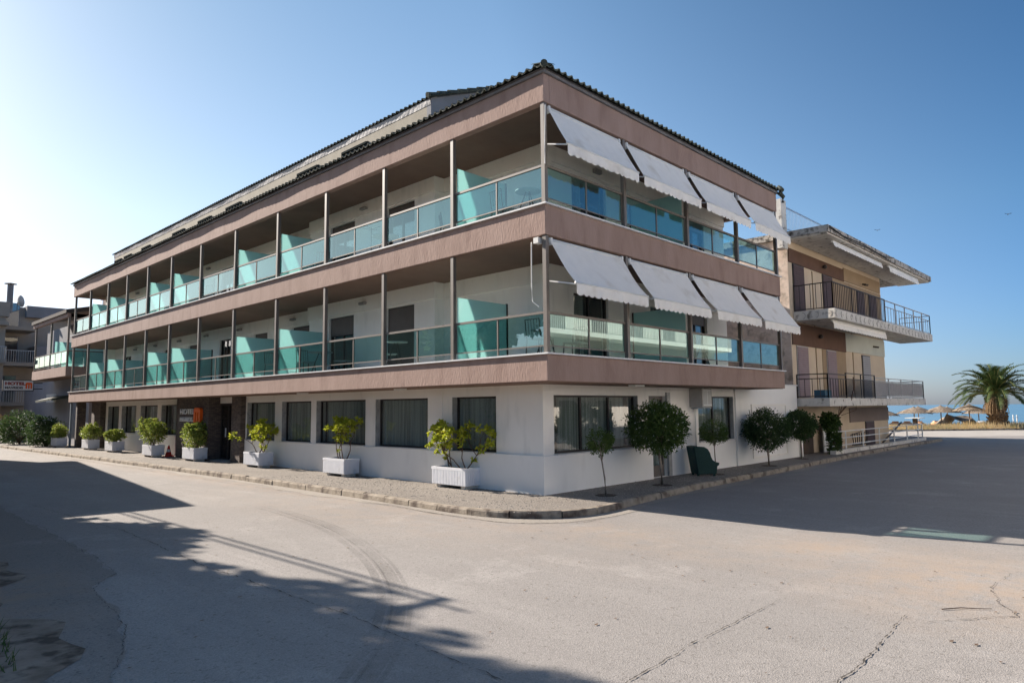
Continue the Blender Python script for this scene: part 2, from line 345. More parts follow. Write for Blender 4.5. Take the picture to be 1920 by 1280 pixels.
# ================================================================ GROUND
FWH = Vector((cos(yaw), sin(yaw)))
def depth(x, y): return (x-CAMLOC.x)*FWH.x+(y-CAMLOC.y)*FWH.y
def gz(d):
    if d < 56: return RZ-.03
    if d < 72: return RZ-.03-(d-56)/16*1.0
    if d < 200: return RZ-1.03-(d-72)/60*.9
    return -5
def at_depth(d, s):     # point at horizontal distance d along the view and s to the right of it
    return Vector((CAMLOC.x+FWH.x*d+FWH.y*s, CAMLOC.y+FWH.y*d-FWH.x*s, 0))
g = MB()
ds = [-300, -60, 0, 20, 40, 56, 60, 64, 68, 72, 80, 95, 110, 130, 200, 600]
ss = [-800, -200, -80, -40, -20, 0, 20, 40, 80, 200, 800]
for a in range(len(ds)-1):
    for b in range(len(ss)-1):
        q = []
        for dd, s_ in ((ds[a], ss[b]), (ds[a], ss[b+1]), (ds[a+1], ss[b+1]), (ds[a+1], ss[b])):
            p = at_depth(dd, s_); q.append((p.x, p.y, gz(dd)))
        g.quad(*q)
struct('ground', g, SAND)
g = MB(); q = [at_depth(d, s_) for d, s_ in ((90, -1500), (90, 1500), (1500, 1500), (1500, -1500))]
g.quad(*[(p.x, p.y, -1.75) for p in q][::1]); struct('sea', g, SEAM)
# dry scrub verge between seaside road and beach
g = MB()
g.grid(lambda a, b: (lambda p: (p.x, p.y, RZ-.015+(.28*sin(pi*a)**.7*(0.45+.35*sin(b*37)+.2*sin(b*91+1)))*(1 if 0 < a < 1 else 0)))(at_depth(51.6+a*4.6, -60+b*140)), 8, 160)
struct('verge', g, SCRB)
g = MB()
q = [at_depth(d, s_) for d, s_ in ((42.6, -60), (42.6, 90), (51.7, 90), (51.7, -60))]
g.quad(*[(p.x, p.y, RZ+.004) for p in q]); struct('seaside_road', g, PALE)
g = MB(); a, b = at_depth(51.75, -60), at_depth(51.75, 90); g.bar((a.x, a.y, RZ+.04), (b.x, b.y, RZ+.04), .18, .16)
struct('seaside_kerb', g, KERB)
# asphalt: left street + right street as one sheet
g = MB(); g.quad((-60, -70, RZ), (75, -70, RZ), (75, 4, RZ), (-60, 4, RZ)); g.quad((-60, 4, RZ), (0, 4, RZ), (0, 90, RZ), (-60, 90, RZ)); g.quad((27.5, 4, RZ), (60, 4, RZ), (60, 20, RZ), (27.5, 20, RZ))
struct('road', g, ROADM)
# older patched edge on the left
edge = [(-8.3, 30), (-8.4, 8.5), (-8.5, 4.2), (-8.57, .92), (-8.72, -.38), (-9.0, -.7), (-9.15, -1.01), (-9.2, -2.0), (-9.38, -2.9), (-9.86, -4.26), (-10.4, -5.6), (-12, -8), (-14, -14)]
e2 = []
for i in range(len(edge)-1):
    (x0, y0), (x1, y1) = edge[i], edge[i+1]; k = max(2, int(math.hypot(x1-x0, y1-y0)/.22))
    if y0 > 12: k = 20
    for j in range(k):
        t = j/k; e2.append((x0+(x1-x0)*t+rnd.uniform(-.06, .06), y0+(y1-y0)*t))
g = MB(); o_ = len(g.v)
for (x, y) in e2: g.v += [(x, y, RZ+.004), (-40, y, RZ+.004)]
for i in range(len(e2)-1): g.f.append((2*i, 2*i+1, 2*i+3, 2*i+2))
struct('patched_road', g, PATC)
# dirt strip further left
e3 = [(-9.75+.25*sin(y*1.7)+.12*sin(y*5.1)+(-.03*max(0, -y))*3, y) for y in [i*.25-6 for i in range(170)]]
g = MB()
for (x, y) in e3: g.v += [(x, y, RZ+.008), (-39, y, RZ+.03)]
for i in range(len(e3)-1): g.f.append((2*i, 2*i+2, 2*i+3, 2*i+1))
struct('dirt_verge', g, DIRT)
def jag(pts, wd, amp, name, m=CRCK, z=RZ+.009, step=.035, seed=1, taper=True):
    rr = random.Random(seed); P = []
    for i in range(len(pts)-1):
        a, b = Vector(pts[i]), Vector(pts[i+1]); k = max(1, int((b-a).length/step))
        for j in range(k): P.append(a+(b-a)*(j/k))
    P.append(Vector(pts[-1])); off = 0; L = []
    for i, p in enumerate(P):
        d = (P[min(i+1, len(P)-1)]-P[max(0, i-1)]).normalized(); nrm = Vector((-d.y, d.x)); off = off*.9+rr.uniform(-amp, amp)*.55
        ww = wd*max(0, rr.gauss(.55, .5))*(sin(pi*(i+.3)/(len(P)))**.3 if taper else 1)
        L.append((p+nrm*(off+ww/2), p+nrm*(off-ww/2)))
    g = MB()
    for a, b in L: g.v += [(a.x, a.y, z), (b.x, b.y, z)]
    for i in range(len(L)-1): g.f.append((2*i, 2*i+1, 2*i+3, 2*i+2))
    return struct(name, g, m)
jag([(-8.1, -7.2), (-7.03, -7.14), (-6.13, -7.07), (-4.3, -7.08)], .011, .012, 'road_crack', seed=3)
jag([(-7.6, -8.4), (-6.18, -8.3), (-5.29, -8.29), (-4.0, -8.2)], .017, .02, 'road_crack', seed=5)
jag([(-4.2, -8.4), (-3.4, -9.0), (-2.3, -8.6), (-1.4, -8.7)], .012, .03, 'road_crack', seed=15)
jag([(-7.9, 9), (-7.6, 3), (-7.75, -1), (-7.7, -4), (-7.9, -8.2)], .014, .02, 'road_crack', seed=6)
jag([(x, y) for x, y in edge[1:10]], .009, .03, 'road_crack', seed=8)
jag([(-2.72, 3.2), (-2.86, -.5), (-2.7, -1.6), (-1.75, -2.5), (-.4, -2.55)], .02, .01, 'road_crack', seed=9)
jag([(-3.0, 30), (-3.05, 12), (-2.9, 3.2)], .012, .01, 'road_crack', seed=10, step=.2)
# tyre marks
TYRE = bpy.data.materials.new('tyre_rubber'); TYRE.use_nodes = True; n_ = TYRE.node_tree
tp = n_.nodes.new('ShaderNodeBsdfTransparent'); mx_ = n_.nodes.new('ShaderNodeMixShader'); nz_ = n_.nodes.new('ShaderNodeTexNoise'); nz_.inputs['Scale'].default_value = 6; nz_.inputs['Detail'].default_value = 8
mp_ = n_.nodes.new('ShaderNodeMapRange'); mp_.inputs['From Min'].default_value = .35; mp_.inputs['From Max'].default_value = .75; mp_.inputs['To Min'].default_value = .02; mp_.inputs['To Max'].default_value = .22
n_.links.new(nz_.outputs[0], mp_.inputs[0]); n_.links.new(mp_.outputs[0], mx_.inputs[0]); n_.links.new(tp.outputs[0], mx_.inputs[1])
n_.nodes['Principled BSDF'].inputs['Base Color'].default_value = (.06, .055, .05, 1); n_.links.new(n_.nodes['Principled BSDF'].outputs[0], mx_.inputs[2]); n_.links.new(mx_.outputs[0], n_.nodes['Material Output'].inputs[0])
ty = [(-4.7, 4.5), (-4.85, 3.0), (-5.01, 1.7), (-5.2, .6), (-5.55, -.6), (-6.25, -2.4), (-7.07, -3.86), (-7.96, -4.93), (-8.68, -5.56), (-9.6, -6.2)]
for k, (offs_, tw_) in enumerate(((0, .10), (.10, .05), (.16, .12), (.30, .05), (.24, .035))):
    g = MB(); P = []
    for i in range(len(ty)-1):
        for j in range(8): P.append(Vector(ty[i]).lerp(Vector(ty[i+1]), j/8))
    # smooth
    for _ in range(12): P = [P[0]]+[(P[i-1]+P[i+1])/2*.5+P[i]*.5 for i in range(1, len(P)-1)]+[P[-1]]
    for i, p in enumerate(P):
        d = (P[min(i+1, len(P)-1)]-P[max(0, i-1)]).normalized(); nn = Vector((-d.y, d.x)); wd = tw_*(min(1, i/14))
        a = p+nn*(offs_+wd/2); b = p+nn*(offs_-wd/2); g.v += [(a.x, a.y, RZ+.0065+.0004*k), (b.x, b.y, RZ+.0065+.0004*k)]
    for i in range(len(P)-1): g.f.append((2*i, 2*i+1, 2*i+3, 2*i+2))
    struct('tyre_mark', g, TYRE)
# pavement and kerb
kp = [(-3.3, 62), (-3.12, 39.7), (-2.62, 22.1), (-2.42, 10.4), (-2.5, 2.9), (-2.58, -.2), (-2.52, -1.1), (-2.28, -1.72), (-1.85, -2.08), (-1.3, -2.2), (-.4, -2.12), (.88, -1.95), (3.72, -1.66), (8.7, -1.5), (17.1, -1.15), (25.3, -.98), (31.5, -1.1), (33.2, -.8), (34.0, .2), (34.2, 3), (33, 14)]
kk = []
for i in range(len(kp)-1):
    a, b = Vector(kp[i]), Vector(kp[i+1]); k = max(1, int((b-a).length/.4))
    for j in range(k): kk.append(a+(b-a)*j/k)
kk.append(Vector(kp[-1]))
for _ in range(4): kk = [kk[0]]+[(kk[i-1]+kk[i+1])*.25+kk[i]*.5 for i in range(1, len(kk)-1)]+[kk[-1]]
def offs(P, d):
    o = []
    for i, p in enumerate(P):
        t = (P[min(i+1, len(P)-1)]-P[max(0, i-1)]).normalized(); o.append(p+Vector((-t.y, t.x))*d)
    return o
inn = offs(kk, .14)
g = MB(); S = [0]
for i in range(1, len(kk)): S.append(S[-1]+(kk[i]-kk[i-1]).length)
def sample(P, s):
    for i in range(1, len(S)):
        if S[i] >= s: t = (s-S[i-1])/(S[i]-S[i-1]); return P[i-1].lerp(P[i], t)
    return P[-1]
s_ = 0
while s_ < S[-1]-1:
    ln = rnd.uniform(.82, 1.02); e_ = s_+ln-.02; k = 4; dz = rnd.uniform(-.012, .012); dx = rnd.uniform(-.012, .012)
    A = [sample(kk, s_+(e_-s_)*j/k) for j in range(k+1)]; B = [sample(inn, s_+(e_-s_)*j/k) for j in range(k+1)]
    i0 = len(g.v)
    for a, b in zip(A, B):
        t = (b-a).normalized()
        g.v += [(a.x+t.x*dx, a.y+t.y*dx, RZ-.02), (a.x+t.x*(dx+.012), a.y+t.y*(dx+.012), -.028+dz), (a.x+t.x*(dx+.035), a.y+t.y*(dx+.035), .002+dz), (b.x, b.y, .004+dz), (b.x, b.y, -.1)]
    for j in range(k):
        for c in range(4): g.f.append((i0+j*5+c, i0+j*5+c+1, i0+(j+1)*5+c+1, i0+(j+1)*5+c))
    g.f.append(tuple(i0+c for c in range(5))); g.f.append(tuple(i0+k*5+c for c in range(5))[::-1])
    s_ += ln
struct('kerb', g, KERB)
pv = offs(kk, .12)
g = MB(); g.v = [(p.x, p.y, -.012) for p in pv]+[(33, 30, -.012), (20, 62, -.012)]
g.f = [tuple(range(len(g.v)))[::-1]]
struct('pavement', g, GRAV)
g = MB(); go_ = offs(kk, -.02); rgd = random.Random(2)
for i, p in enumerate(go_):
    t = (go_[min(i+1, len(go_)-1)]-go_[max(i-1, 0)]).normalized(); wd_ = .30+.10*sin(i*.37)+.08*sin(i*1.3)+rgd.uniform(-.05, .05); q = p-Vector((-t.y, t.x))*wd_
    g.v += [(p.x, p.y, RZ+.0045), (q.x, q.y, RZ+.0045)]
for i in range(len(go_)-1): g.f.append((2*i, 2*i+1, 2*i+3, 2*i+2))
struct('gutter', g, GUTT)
# loose gravel heaped along the wall foot and kerb
g = MB()
rg = random.Random(21)
for i in range(2600):
    t = rg.random()
    if t < .5: x, y = rg.uniform(-2.3, -.08), rg.uniform(-1.6, 9)
    else: x, y = rg.uniform(-.5, 9), rg.uniform(-1.65, -.08)
    r = rg.uniform(.008, .02); a = rg.uniform(0, 6)
    g.quad(*[(x+r*cos(a+k*2.1), y+r*sin(a+k*2.1), -.012) for k in range(3)]); n = len(g.v); g.v.append((x, y, -.012+r*.8))
    g.f.pop(); g.f += [(n-3, n-2, n), (n-2, n-1, n), (n-1, n-3, n)]
o = g.build('loose_gravel', mat('pebbles', (.2, .18, .16), (.5, .46, .4), 30, .9)); o['kind'] = 'stuff'; o['label'] = 'loose grey gravel lying on the pavement round the hotel corner'; o['category'] = 'gravel'

# ================================================================ HOTEL
YL, XR = 33.7, 10.56; O = -1.2
S1 = (2.45, 2.99); S2 = (5.46, 6.09); FA = (8.30, 8.91)
H = thing('hotel_building', 'three storey hotel with mauve balcony bands, teal glass railings and white awnings', 'hotel', (0, 0, 0))
def wall(side, pos, th, a0, a1, z0, z1, ops, mb=None):
    mb = mb or MB(); ops = sorted(ops); cur = a0
    for (p, q, zb, zt) in ops:
        if p > cur: mb.sb(side, cur, p, pos, pos+th, z0, z1)
        if zb > z0: mb.sb(side, p, q, pos, pos+th, z0, zb)
        if zt < z1: mb.sb(side, p, q, pos, pos+th, zt, z1)
        cur = q
    if cur < a1: mb.sb(side, cur, a1, pos, pos+th, z0, z1)
    return mb
gw = [(1.49, 3.09), (4.06, 6.45), (6.94, 9.71), (10.02, 11.97), (12.45, 14.6), (21.4, 23.22), (23.69, 25.95), (26.54, 28.71), (29.14, 30.92)]
ZS, ZH = .85, 2.2
gwr = [(.38, 3.83), (7.02, 9.32)]
wall('L', 0, .35, 0.36, 15.5, -.05, S1[0], [(a, b, ZS, ZH) for a, b in gw[:5]]).build('ground_wall', WALL, H)
wall('L', 0, .35, 17.62, 31.3, -.05, S1[0], [(a, b, ZS, ZH) for a, b in gw[5:]]).build('ground_wall', WALL, H)
m_ = MB(); m_.box(0, .35, 15.5, 17.62, 2.2, 2.45).build('door_header', WALL, H)
wall('R', 0, .35, 0, 10.4, -.05, S1[0], [(gwr[0][0], gwr[0][1], ZS, ZH), (4.35, 5.2, 0, ZH), (gwr[1][0], gwr[1][1], ZS, ZH)]).build('ground_wall', WALL, H)
# corner pilaster + raised pilaster panels
m_ = MB(); m_.box(-.03, 0, -.03, 1.05, .84, 2.45); m_.box(0, .3, -.03, 0, .84, 2.45)
m_.build('pilaster', WALL, H); MB().box(-.025, 0, 3.45, 3.75, .84, 2.45).build('pilaster', WALL, H)
# plinth
m_ = MB(); m_.box(-.09, 0, -.09, 3.42, -.05, .84); m_.box(-.05, 0, 3.42, 10.23, -.05, .83); m_.box(-.02, 0, 10.23, 15.4, -.05, .84); m_.build('plinth', PLIN, H)
m_ = MB(); m_.box(-.03, 0, 21.35, 31.2, -.05, .86); m_.build('plinth', PLIN, H)
m_ = MB(); m_.box(0, 4.35, -.088, 0, -.05, .84); m_.box(5.35, 9.3, -.03, 0, -.05, .84); m_.build('plinth', PLIN, H)
def curtain(mb, side, a0, a1, d, z0, z1, pitch=.095, amp=.04):
    n = max(8, int((a1-a0)/pitch*5)); ph = rnd.uniform(0, 6)
    def fn(a, b):
        t = a0+(a1-a0)*a; dd = d+amp*sin(t/pitch*2*pi/1.0+ph)+.012*sin(t*23+ph)+.008*sin(t*61)
        return (dd, t, z0+(z1-z0)*b) if side == 'L' else (t, dd, z0+(z1-z0)*b)
    mb.grid(fn, n, 1)
def window(side, a0, a1, z0, z1, d=.2, panes=1, jamb=True, curt=(0, 1), parent=H, fr=.045, name='window'):
    f = MB()
    f.sb(side, a0, a0+fr, d-.03, d+.03, z0, z1); f.sb(side, a1-fr, a1, d-.03, d+.03, z0, z1)
    f.sb(side, a0+fr, a1-fr, d-.03, d+.03, z0, z0+fr); f.sb(side, a0+fr, a1-fr, d-.03, d+.03, z1-fr, z1)
    for k in range(1, panes):
        c = a0+(a1-a0)*k/panes; f.sb(side, c-fr*.6, c+fr*.6, d-.035, d+.025, z0+fr, z1-fr)
    fo = f.build(name, FRAM, parent)
    MB().sb(side, a0+fr, a1-fr, d-.003, d+.003, z0+fr, z1-fr).build('pane', WING, fo)
    if curt:
        c = MB(); curtain(c, side, a0+(a1-a0)*curt[0]+.02, a0+(a1-a0)*curt[1]-.02, d+.12, z0, z1); c.build('curtain', CURT, fo, smooth=True)
    if jamb:
        j = MB(); j.sb(side, a1-.012, a1+.0, .012, d-.032, z0, z1) if side == 'L' else j.sb(side, a1-.012, a1, .012, d-.032, z0, z1)
        j.build('jamb', JAMB, fo)
        s = MB(); s.sb(side, a0-.02, a1+.02, -.11 if side == 'L' and a0 < 3.4 or side == 'R' and a0 < 4 else -.065, d-.03, z0-.025, z0+.002); s.build('sill', TRIM, fo)
    return fo
for i, (a, b) in enumerate(gw): window('L', a, b, ZS+.005, ZH, .2 if i < 5 else .24, curt=[(0, 1), (0, 1), (.0, .93), (.1, 1), (0, .9), (0, .7), (.25, 1), (0, .8), (0, 1)][i])
window('R', .38, 3.83, ZS+.005, ZH, .16, 3, curt=(.12, .9))
window('R', 7.02, 9.32, ZS+.005, ZH, .16, 2)
# right side door
f = MB(); f.box(4.35, 4.41, .1, .16, 0, ZH).box(5.14, 5.2, .1, .16, 0, ZH).box(4.41, 5.14, .1, .16, 2.1, ZH).box(4.41, 5.14, .1, .16, 0, .3)
fo = f.build('side_door', POST, H); MB().box(4.41, 5.14, .12, .13, .3, 2.1).build('pane', WING, fo)
c = MB(); curtain(c, 'R', 4.43, 5.12, .25, .1, 2.1); c.build('curtain', CURT, fo, smooth=True)
MB().box(5.2, 5.36, -.06, 0, 0, 2.3).build('door_jamb', JAMB, H)
# stone cladding
MB().box(-.45, .3, 16.93, 20.13, -.05, 2.449).build('stone_wall', STON, H)
MB().box(0, .32, 20.13, 21.35, -.05, 2.447).build('stone_wall', STON, H) if False else None
MB().box(-.2, .3, 14.69, 15.45, -.05, 2.449).build('stone_pillar', STON, H)
MB().box(-.25, .3, 31.35, 32.9, -.05, 2.449).build('stone_pillar', STON, H)
MB().box(-.9, -.5, 33.0, 33.35, -.05, 2.449).build('stone_pillar', STON, H)
m_ = MB(); m_.box(.0, .35, 20.13, 21.4, -.05, 2.45).build('ground_wall', WALL, H)
# entrance
f = MB(); f.box(.05, .11, 15.46, 15.52, 0, 2.2).box(.05, .11, 16.2, 16.26, 0, 2.2).box(.05, .11, 15.52, 16.2, 2.12, 2.2).box(.04, .1, 16.26, 16.32, 0, 2.2).box(.04, .1, 16.86, 16.92, 0, 2.2).box(.04, .1, 16.32, 16.86, 0, .1).box(.04, .1, 16.32, 16.86, 2.1, 2.2)
fo = f.build('entrance_door', FRAM, H); MB().box(.065, .075, 16.32, 16.86, .1, 2.1).build('pane', WING, fo)
MB().box(-.02, .02, 16.36, 16.39, .9, 1.25).build('handle', WMET, fo)
MB().box(1.9, 1.95, 15.5, 16.3, 0, .9).build('reception_panel', mat('dark_red_panel', (.2, .02, .015)), H)
MB().box(-.35, .4, 15.5, 16.92, -.011, .03).build('doorstep', JAMB, H)
# dark glazed recess at far end
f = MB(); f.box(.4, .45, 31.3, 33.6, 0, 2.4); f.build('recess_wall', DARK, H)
MB().box(-1.12, -1.02, 33.5, 33.6, -.05, 2.449).build('downpipe', mat('blue_grey_pipe', (.16, .2, .24)), H)
# interior core + end walls
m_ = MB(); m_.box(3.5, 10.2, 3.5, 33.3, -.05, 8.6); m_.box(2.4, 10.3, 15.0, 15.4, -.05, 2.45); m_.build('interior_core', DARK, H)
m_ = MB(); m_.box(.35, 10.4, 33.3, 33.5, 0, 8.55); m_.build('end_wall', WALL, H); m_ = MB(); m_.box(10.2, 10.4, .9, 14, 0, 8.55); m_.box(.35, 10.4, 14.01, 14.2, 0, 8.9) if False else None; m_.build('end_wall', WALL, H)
# slabs
for k, (zb, zt) in enumerate((S1, S2)):
    MB().box(O, XR, O, YL, zb, zt).build('balcony_slab', STUC, H, bevel=.012)
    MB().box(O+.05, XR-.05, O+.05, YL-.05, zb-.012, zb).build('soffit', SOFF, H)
    MB().box(O+.251, XR-.1, O+.251, YL-.1, zt+.001, zt+.03).build('balcony_bounce_floor', FLOO, H)  # pale floor added to bounce light onto balcony walls and ceilings
    t = MB(); t.box(O-.06, O+.25, O-.06, YL+.02, zt+.002, zt+.035); t.box(O+.25, XR+.02, O-.06, O+.25, zt+.002, zt+.035); t.build('slab_trim', TRIM, H)
m_ = MB(); m_.box(O, O+.18, O, YL, *FA).box(O+.18, XR, O, O+.18, *FA).box(XR-.18, XR, O+.18, 6, *FA).box(O+.18, 6, YL-.18, YL, *FA)
m_.build('roof_fascia', STUC, H, bevel=.012)
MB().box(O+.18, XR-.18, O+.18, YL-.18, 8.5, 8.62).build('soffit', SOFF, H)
m_ = MB(); m_.box(O-.05, O+.1, O-.05, YL+.05, 8.912, 8.98).box(O+.1, XR+.05, O-.05, O+.1, 8.912, 8.98); m_.build('eave_flashing', FLAS, H)
# roof tiles
def tiles(p0, p1, upv, rows, wid=.215, rl=.36, hip0=0, hip1=0):
    p0, p1, upv = Vector(p0), Vector(p1), Vector(upv).normalized(); ax = (p1-p0).normalized(); nrm = ax.cross(upv)
    if nrm.z < 0: nrm = -nrm
    m = MB(); L = (p1-p0).length; N = 6
    for r in range(rows):
        a0 = hip0*r*rl; a1 = L-hip1*r*rl
        nt_ = int((a1-a0)/wid*N); i0 = len(m.v)
        if nt_ < 2: break
        for k in range(nt_+1):
            s = a0+k*wid/N; ph = (k % N)/N; kk_ = int(k/N)
            h = .045*max(0, sin(ph*pi*2))**.8 if ph < .5 else -.012*sin((ph-.5)*2*pi)
            jit = .012*sin(kk_*12.9898+r*4.1)
            lo_ = p0+ax*s+upv*(r*rl+jit)+nrm*(h+.035); hi_ = p0+ax*s+upv*((r+1)*rl+.03)+nrm*h*.85; bt = lo_-nrm*.035
            m.v += [tuple(bt), tuple(lo_), tuple(hi_)]
        for k in range(nt_):
            q = i0+3*k; m.f += [(q, q+3, q+4, q+1), (q+1, q+4, q+5, q+2)]
    return m
sl_ = .33
tiles((-1.36, -1.36, 8.98), (-1.36, YL+.1, 8.98), (1, 0, sl_), 8, hip0=.95, hip1=.95).build('roof_tiles', TILE, H)
tiles((-1.36, -1.36, 8.98), (XR+.1, -1.36, 8.98), (0, 1, sl_), 8, hip0=.95).build('roof_tiles', TILE, H)
m_ = MB(); 
for k in range(9):
    t = k*.3; m_.tube([(-1.38+t, -1.38+t, 9.0+t*sl_), (-1.38+t+.33, -1.38+t+.33, 8.99+(t+.33)*sl_)], .075, 10, .065)
m_.build('hip_tiles', TILE, H)
m_ = MB(); m_.v = [(-1.3, -1.3, 8.97), (-1.3, YL+.1, 8.97), (1.3, YL-2, 8.97+2.6*sl_), (1.3, 1.3, 8.97+2.6*sl_), (XR, -1.3, 8.97), (XR, 1.3, 8.97+2.6*sl_)]
m_.f = [(0, 3, 2, 1), (0, 4, 5, 3)]; m_.build('roof_deck', FLAS, H)
MB().box(1.3, 10.2, 1.3, 38, 8.9, 9.8).build('roof_body', ATTW, H)
# finial of broken tiles at far end
m_ = MB(); m_.tube([(XR+.05, -1.38, 9.0), (XR+.1, -1.3, 9.12), (XR+.25, -1.2, 9.22)], .09, 8, .05); m_.tube([(XR+.02, -1.3, 8.95), (XR+.16, -1.38, 8.8), (XR+.14, -1.36, 8.62)], .08, 8, .05); m_.build('ridge_finial', TILE, H)
# attic
aw = [(8.68, 10.29), (11.83, 13.4), (18.16, 19.7), (21.24, 22.76), (24.38, 25.96), (29.1, 30.46), (32.1, 33.4), (33.8, 35.1)]
wall('L', 1.2, .25, 5.6, 35.1, 9.75, 11.3, [(a, b, 10.35, 10.9) for a, b in aw]).build('attic_wall', ATTW, H)
m_ = MB(); m_.v = [(1.2, 5.4, 9.7), (7, 5.4, 9.7), (7, 5.4, 11.44+5.8*.42), (1.2, 5.4, 11.38), (1.2, 5.6, 9.7), (7, 5.6, 9.7), (7, 5.6, 11.42+5.8*.42), (1.2, 5.6, 11.38)]
m_.f = [(0, 1, 2, 3), (7, 6, 5, 4), (0, 3, 7, 4), (3, 2, 6, 7), (1, 5, 6, 2)]; m_.build('attic_gable', OLDG, H)
m_ = MB(); m_.v = [(1.2, 35.1, 9.7), (7, 35.1, 9.7), (7, 35.1, 11.3+5.8*.42), (1.2, 35.1, 11.3), (1.2, 35.3, 9.7), (7, 35.3, 9.7), (7, 35.3, 11.3+5.8*.42), (1.2, 35.3, 11.3)]
m_.f = [(0, 1, 2, 3), (7, 6, 5, 4), (0, 3, 7, 4), (3, 2, 6, 7), (1, 5, 6, 2)]; m_.build('attic_gable', OLDG, H)
m_ = MB(); m_.grid(lambda a, b: (1.19-.03*b-.004*sin(a*190)*sin(b*3)-.002*sin(a*831+b*4), 5.4+29.9*a, 11.13+.17*b), 600, 5); m_.build('attic_membrane', MEMB, H, smooth=True)
m_ = MB(); m_.box(2.2, 2.3, 5.6, 35.1, 9.8, 11.3); m_.box(1.22, 2.2, 5.6, 35.1, 11.2, 11.28); m_.build('attic_core', DARK, H)
for a, b in aw:
    f = MB(); f.box(1.15, 1.24, a, a+.06, 10.35, 10.9).box(1.15, 1.24, b-.06, b, 10.35, 10.9).box(1.12, 1.24, a+.06, b-.06, 10.83, 10.9).box(1.15, 1.22, (a+b)/2-.03, (a+b)/2+.03, 10.35, 10.83).box(1.15, 1.22, a+.06, b-.06, 10.35, 10.4)
    fo = f.build('attic_window', AFRM, H); MB().box(1.2, 1.206, a+.06, b-.06, 10.4, 10.83).build('blind', DBLI, fo)
tiles((1.13, 5.25, 11.33), (1.13, 35.5, 11.33), (1, 0, .42), 3).build('attic_roof', TILE, H)
m_ = MB()
for k in range(14): t = k*.42; m_.tube([(1.02+t, 5.36, 11.36+t*.42), (1.48+t, 5.36, 11.33+(t+.46)*.42)], .085, 8, .07)
m_.build('rake_tiles', TILE, H)
m_ = MB(); m_.v = [(1.15, 5.3, 11.31), (1.15, 35.4, 11.31), (7, 35.4, 11.33+5.95*.42), (7, 5.3, 11.33+5.95*.42)]; m_.f = [(0, 1, 2, 3)]; m_.build('attic_deck', FLAS, H)
# posts, railings, panes
py = [-1.13, 1.74, 4.48, 7.36, 10.28, 13.37, 16.36, 19.34, 22.11, 24.85, 27.66, 30.63, 33.4]
px = [-1.13, 1.743, 4.691, 7.631, 10.48]
RH = .86
def post(x, y, zb, zt):
    MB().box(x-.048, x+.048, y-.048, y+.048, zb, zt).build('post', POST, H)
def railing(side, a0, a1, zf):
    f = MB(); d = -1.1
    f.sb(side, a0+.05, a1-.05, d-.03, d+.03, zf+RH-.05, zf+RH)
    f.sb(side, a0+.05, a1-.05, d-.012, d+.012, zf+.14, zf+.165)
    mid = (a0+a1)/2+.0
    f.sb(side, mid-.018, mid+.018, d-.018, d+.018, zf+.03, zf+RH-.05)
    for a in (a0+.07, a1-.07): f.sb(side, a-.012, a+.012, d-.012, d+.012, zf+.165, zf+RH-.05)
    r = f.build('railing', POST, H)
    for p, q in ((a0+.085, mid-.02), (mid+.02, a1-.085)):
        MB().sb(side, p, q, d-.004, d+.004, zf+.17, zf+RH-.052).build('pane', PANE, r)
for zf, zc in ((S1[1]+.035, S2[0]-.012), (S2[1]+.035, 8.31)):
    post(-1.13, -1.13, zf, zc)
    for y in py[1:]: post(-1.13, y, zf, zc)
    for x in px[1:]: post(x, -1.13, zf, zc)
    for i in range(len(py)-1): railing('L', py[i], py[i+1], zf)
    for i in range(len(px)-1): railing('R', px[i], px[i+1], zf)
# upper walls
dl = [(5.42, 6.78), (8.53, 10.0), (11.6, 13.15), (15.05, 16.2), (18.3, 19.4), (21.6, 22.8), (24.7, 25.9), (27.7, 28.9), (30.7, 31.9)]
def balcony_door(side, a0, a1, zf, d, shut, slide=False):
    zt = zf+1.95; f = MB(); fr = .05
    f.sb(side, a0, a0+fr, d-.02, d+.06, zf, zt).sb(side, a1-fr, a1, d-.02, d+.06, zf, zt).sb(side, a0+fr, a1-fr, d-.02, d+.06, zt-fr, zt).sb(side, a0+fr, a1-fr, d-.02, d+.06, zf, zf+fr)
    c = (a0+a1)/2; f.sb(side, c-.03, c+.03, d-.01, d+.05, zf+fr, zt-fr)
    o = f.build('balcony_door', FRAM, H)
    MB().sb(side, a0+fr, a1-fr, d+.02, d+.026, zf+fr, zt-fr).build('pane', WING, o)
    if shut > 0:
        s = MB(); h = (zt-fr-zf)*shut; n = max(2, int(h/.055))
        for k in range(n):
            z = zt-fr-(k+1)*h/n; s.sb(side, a0+fr, a1-fr, d-.045, d-.028, z+.006, z+h/n); s.sb(side, a0+fr, a1-fr, d-.038, d-.03, z, z+.006)
        s.build('shutter', SHUT, o)
    if side == 'L' and rnd.random() < .6 or side == 'R':
        cc = MB(); curtain(cc, side, a0+.1, a0+(a1-a0)*.45, d+.15, zf+.05, zt-.05); cc.build('curtain', CURT, o, smooth=True)
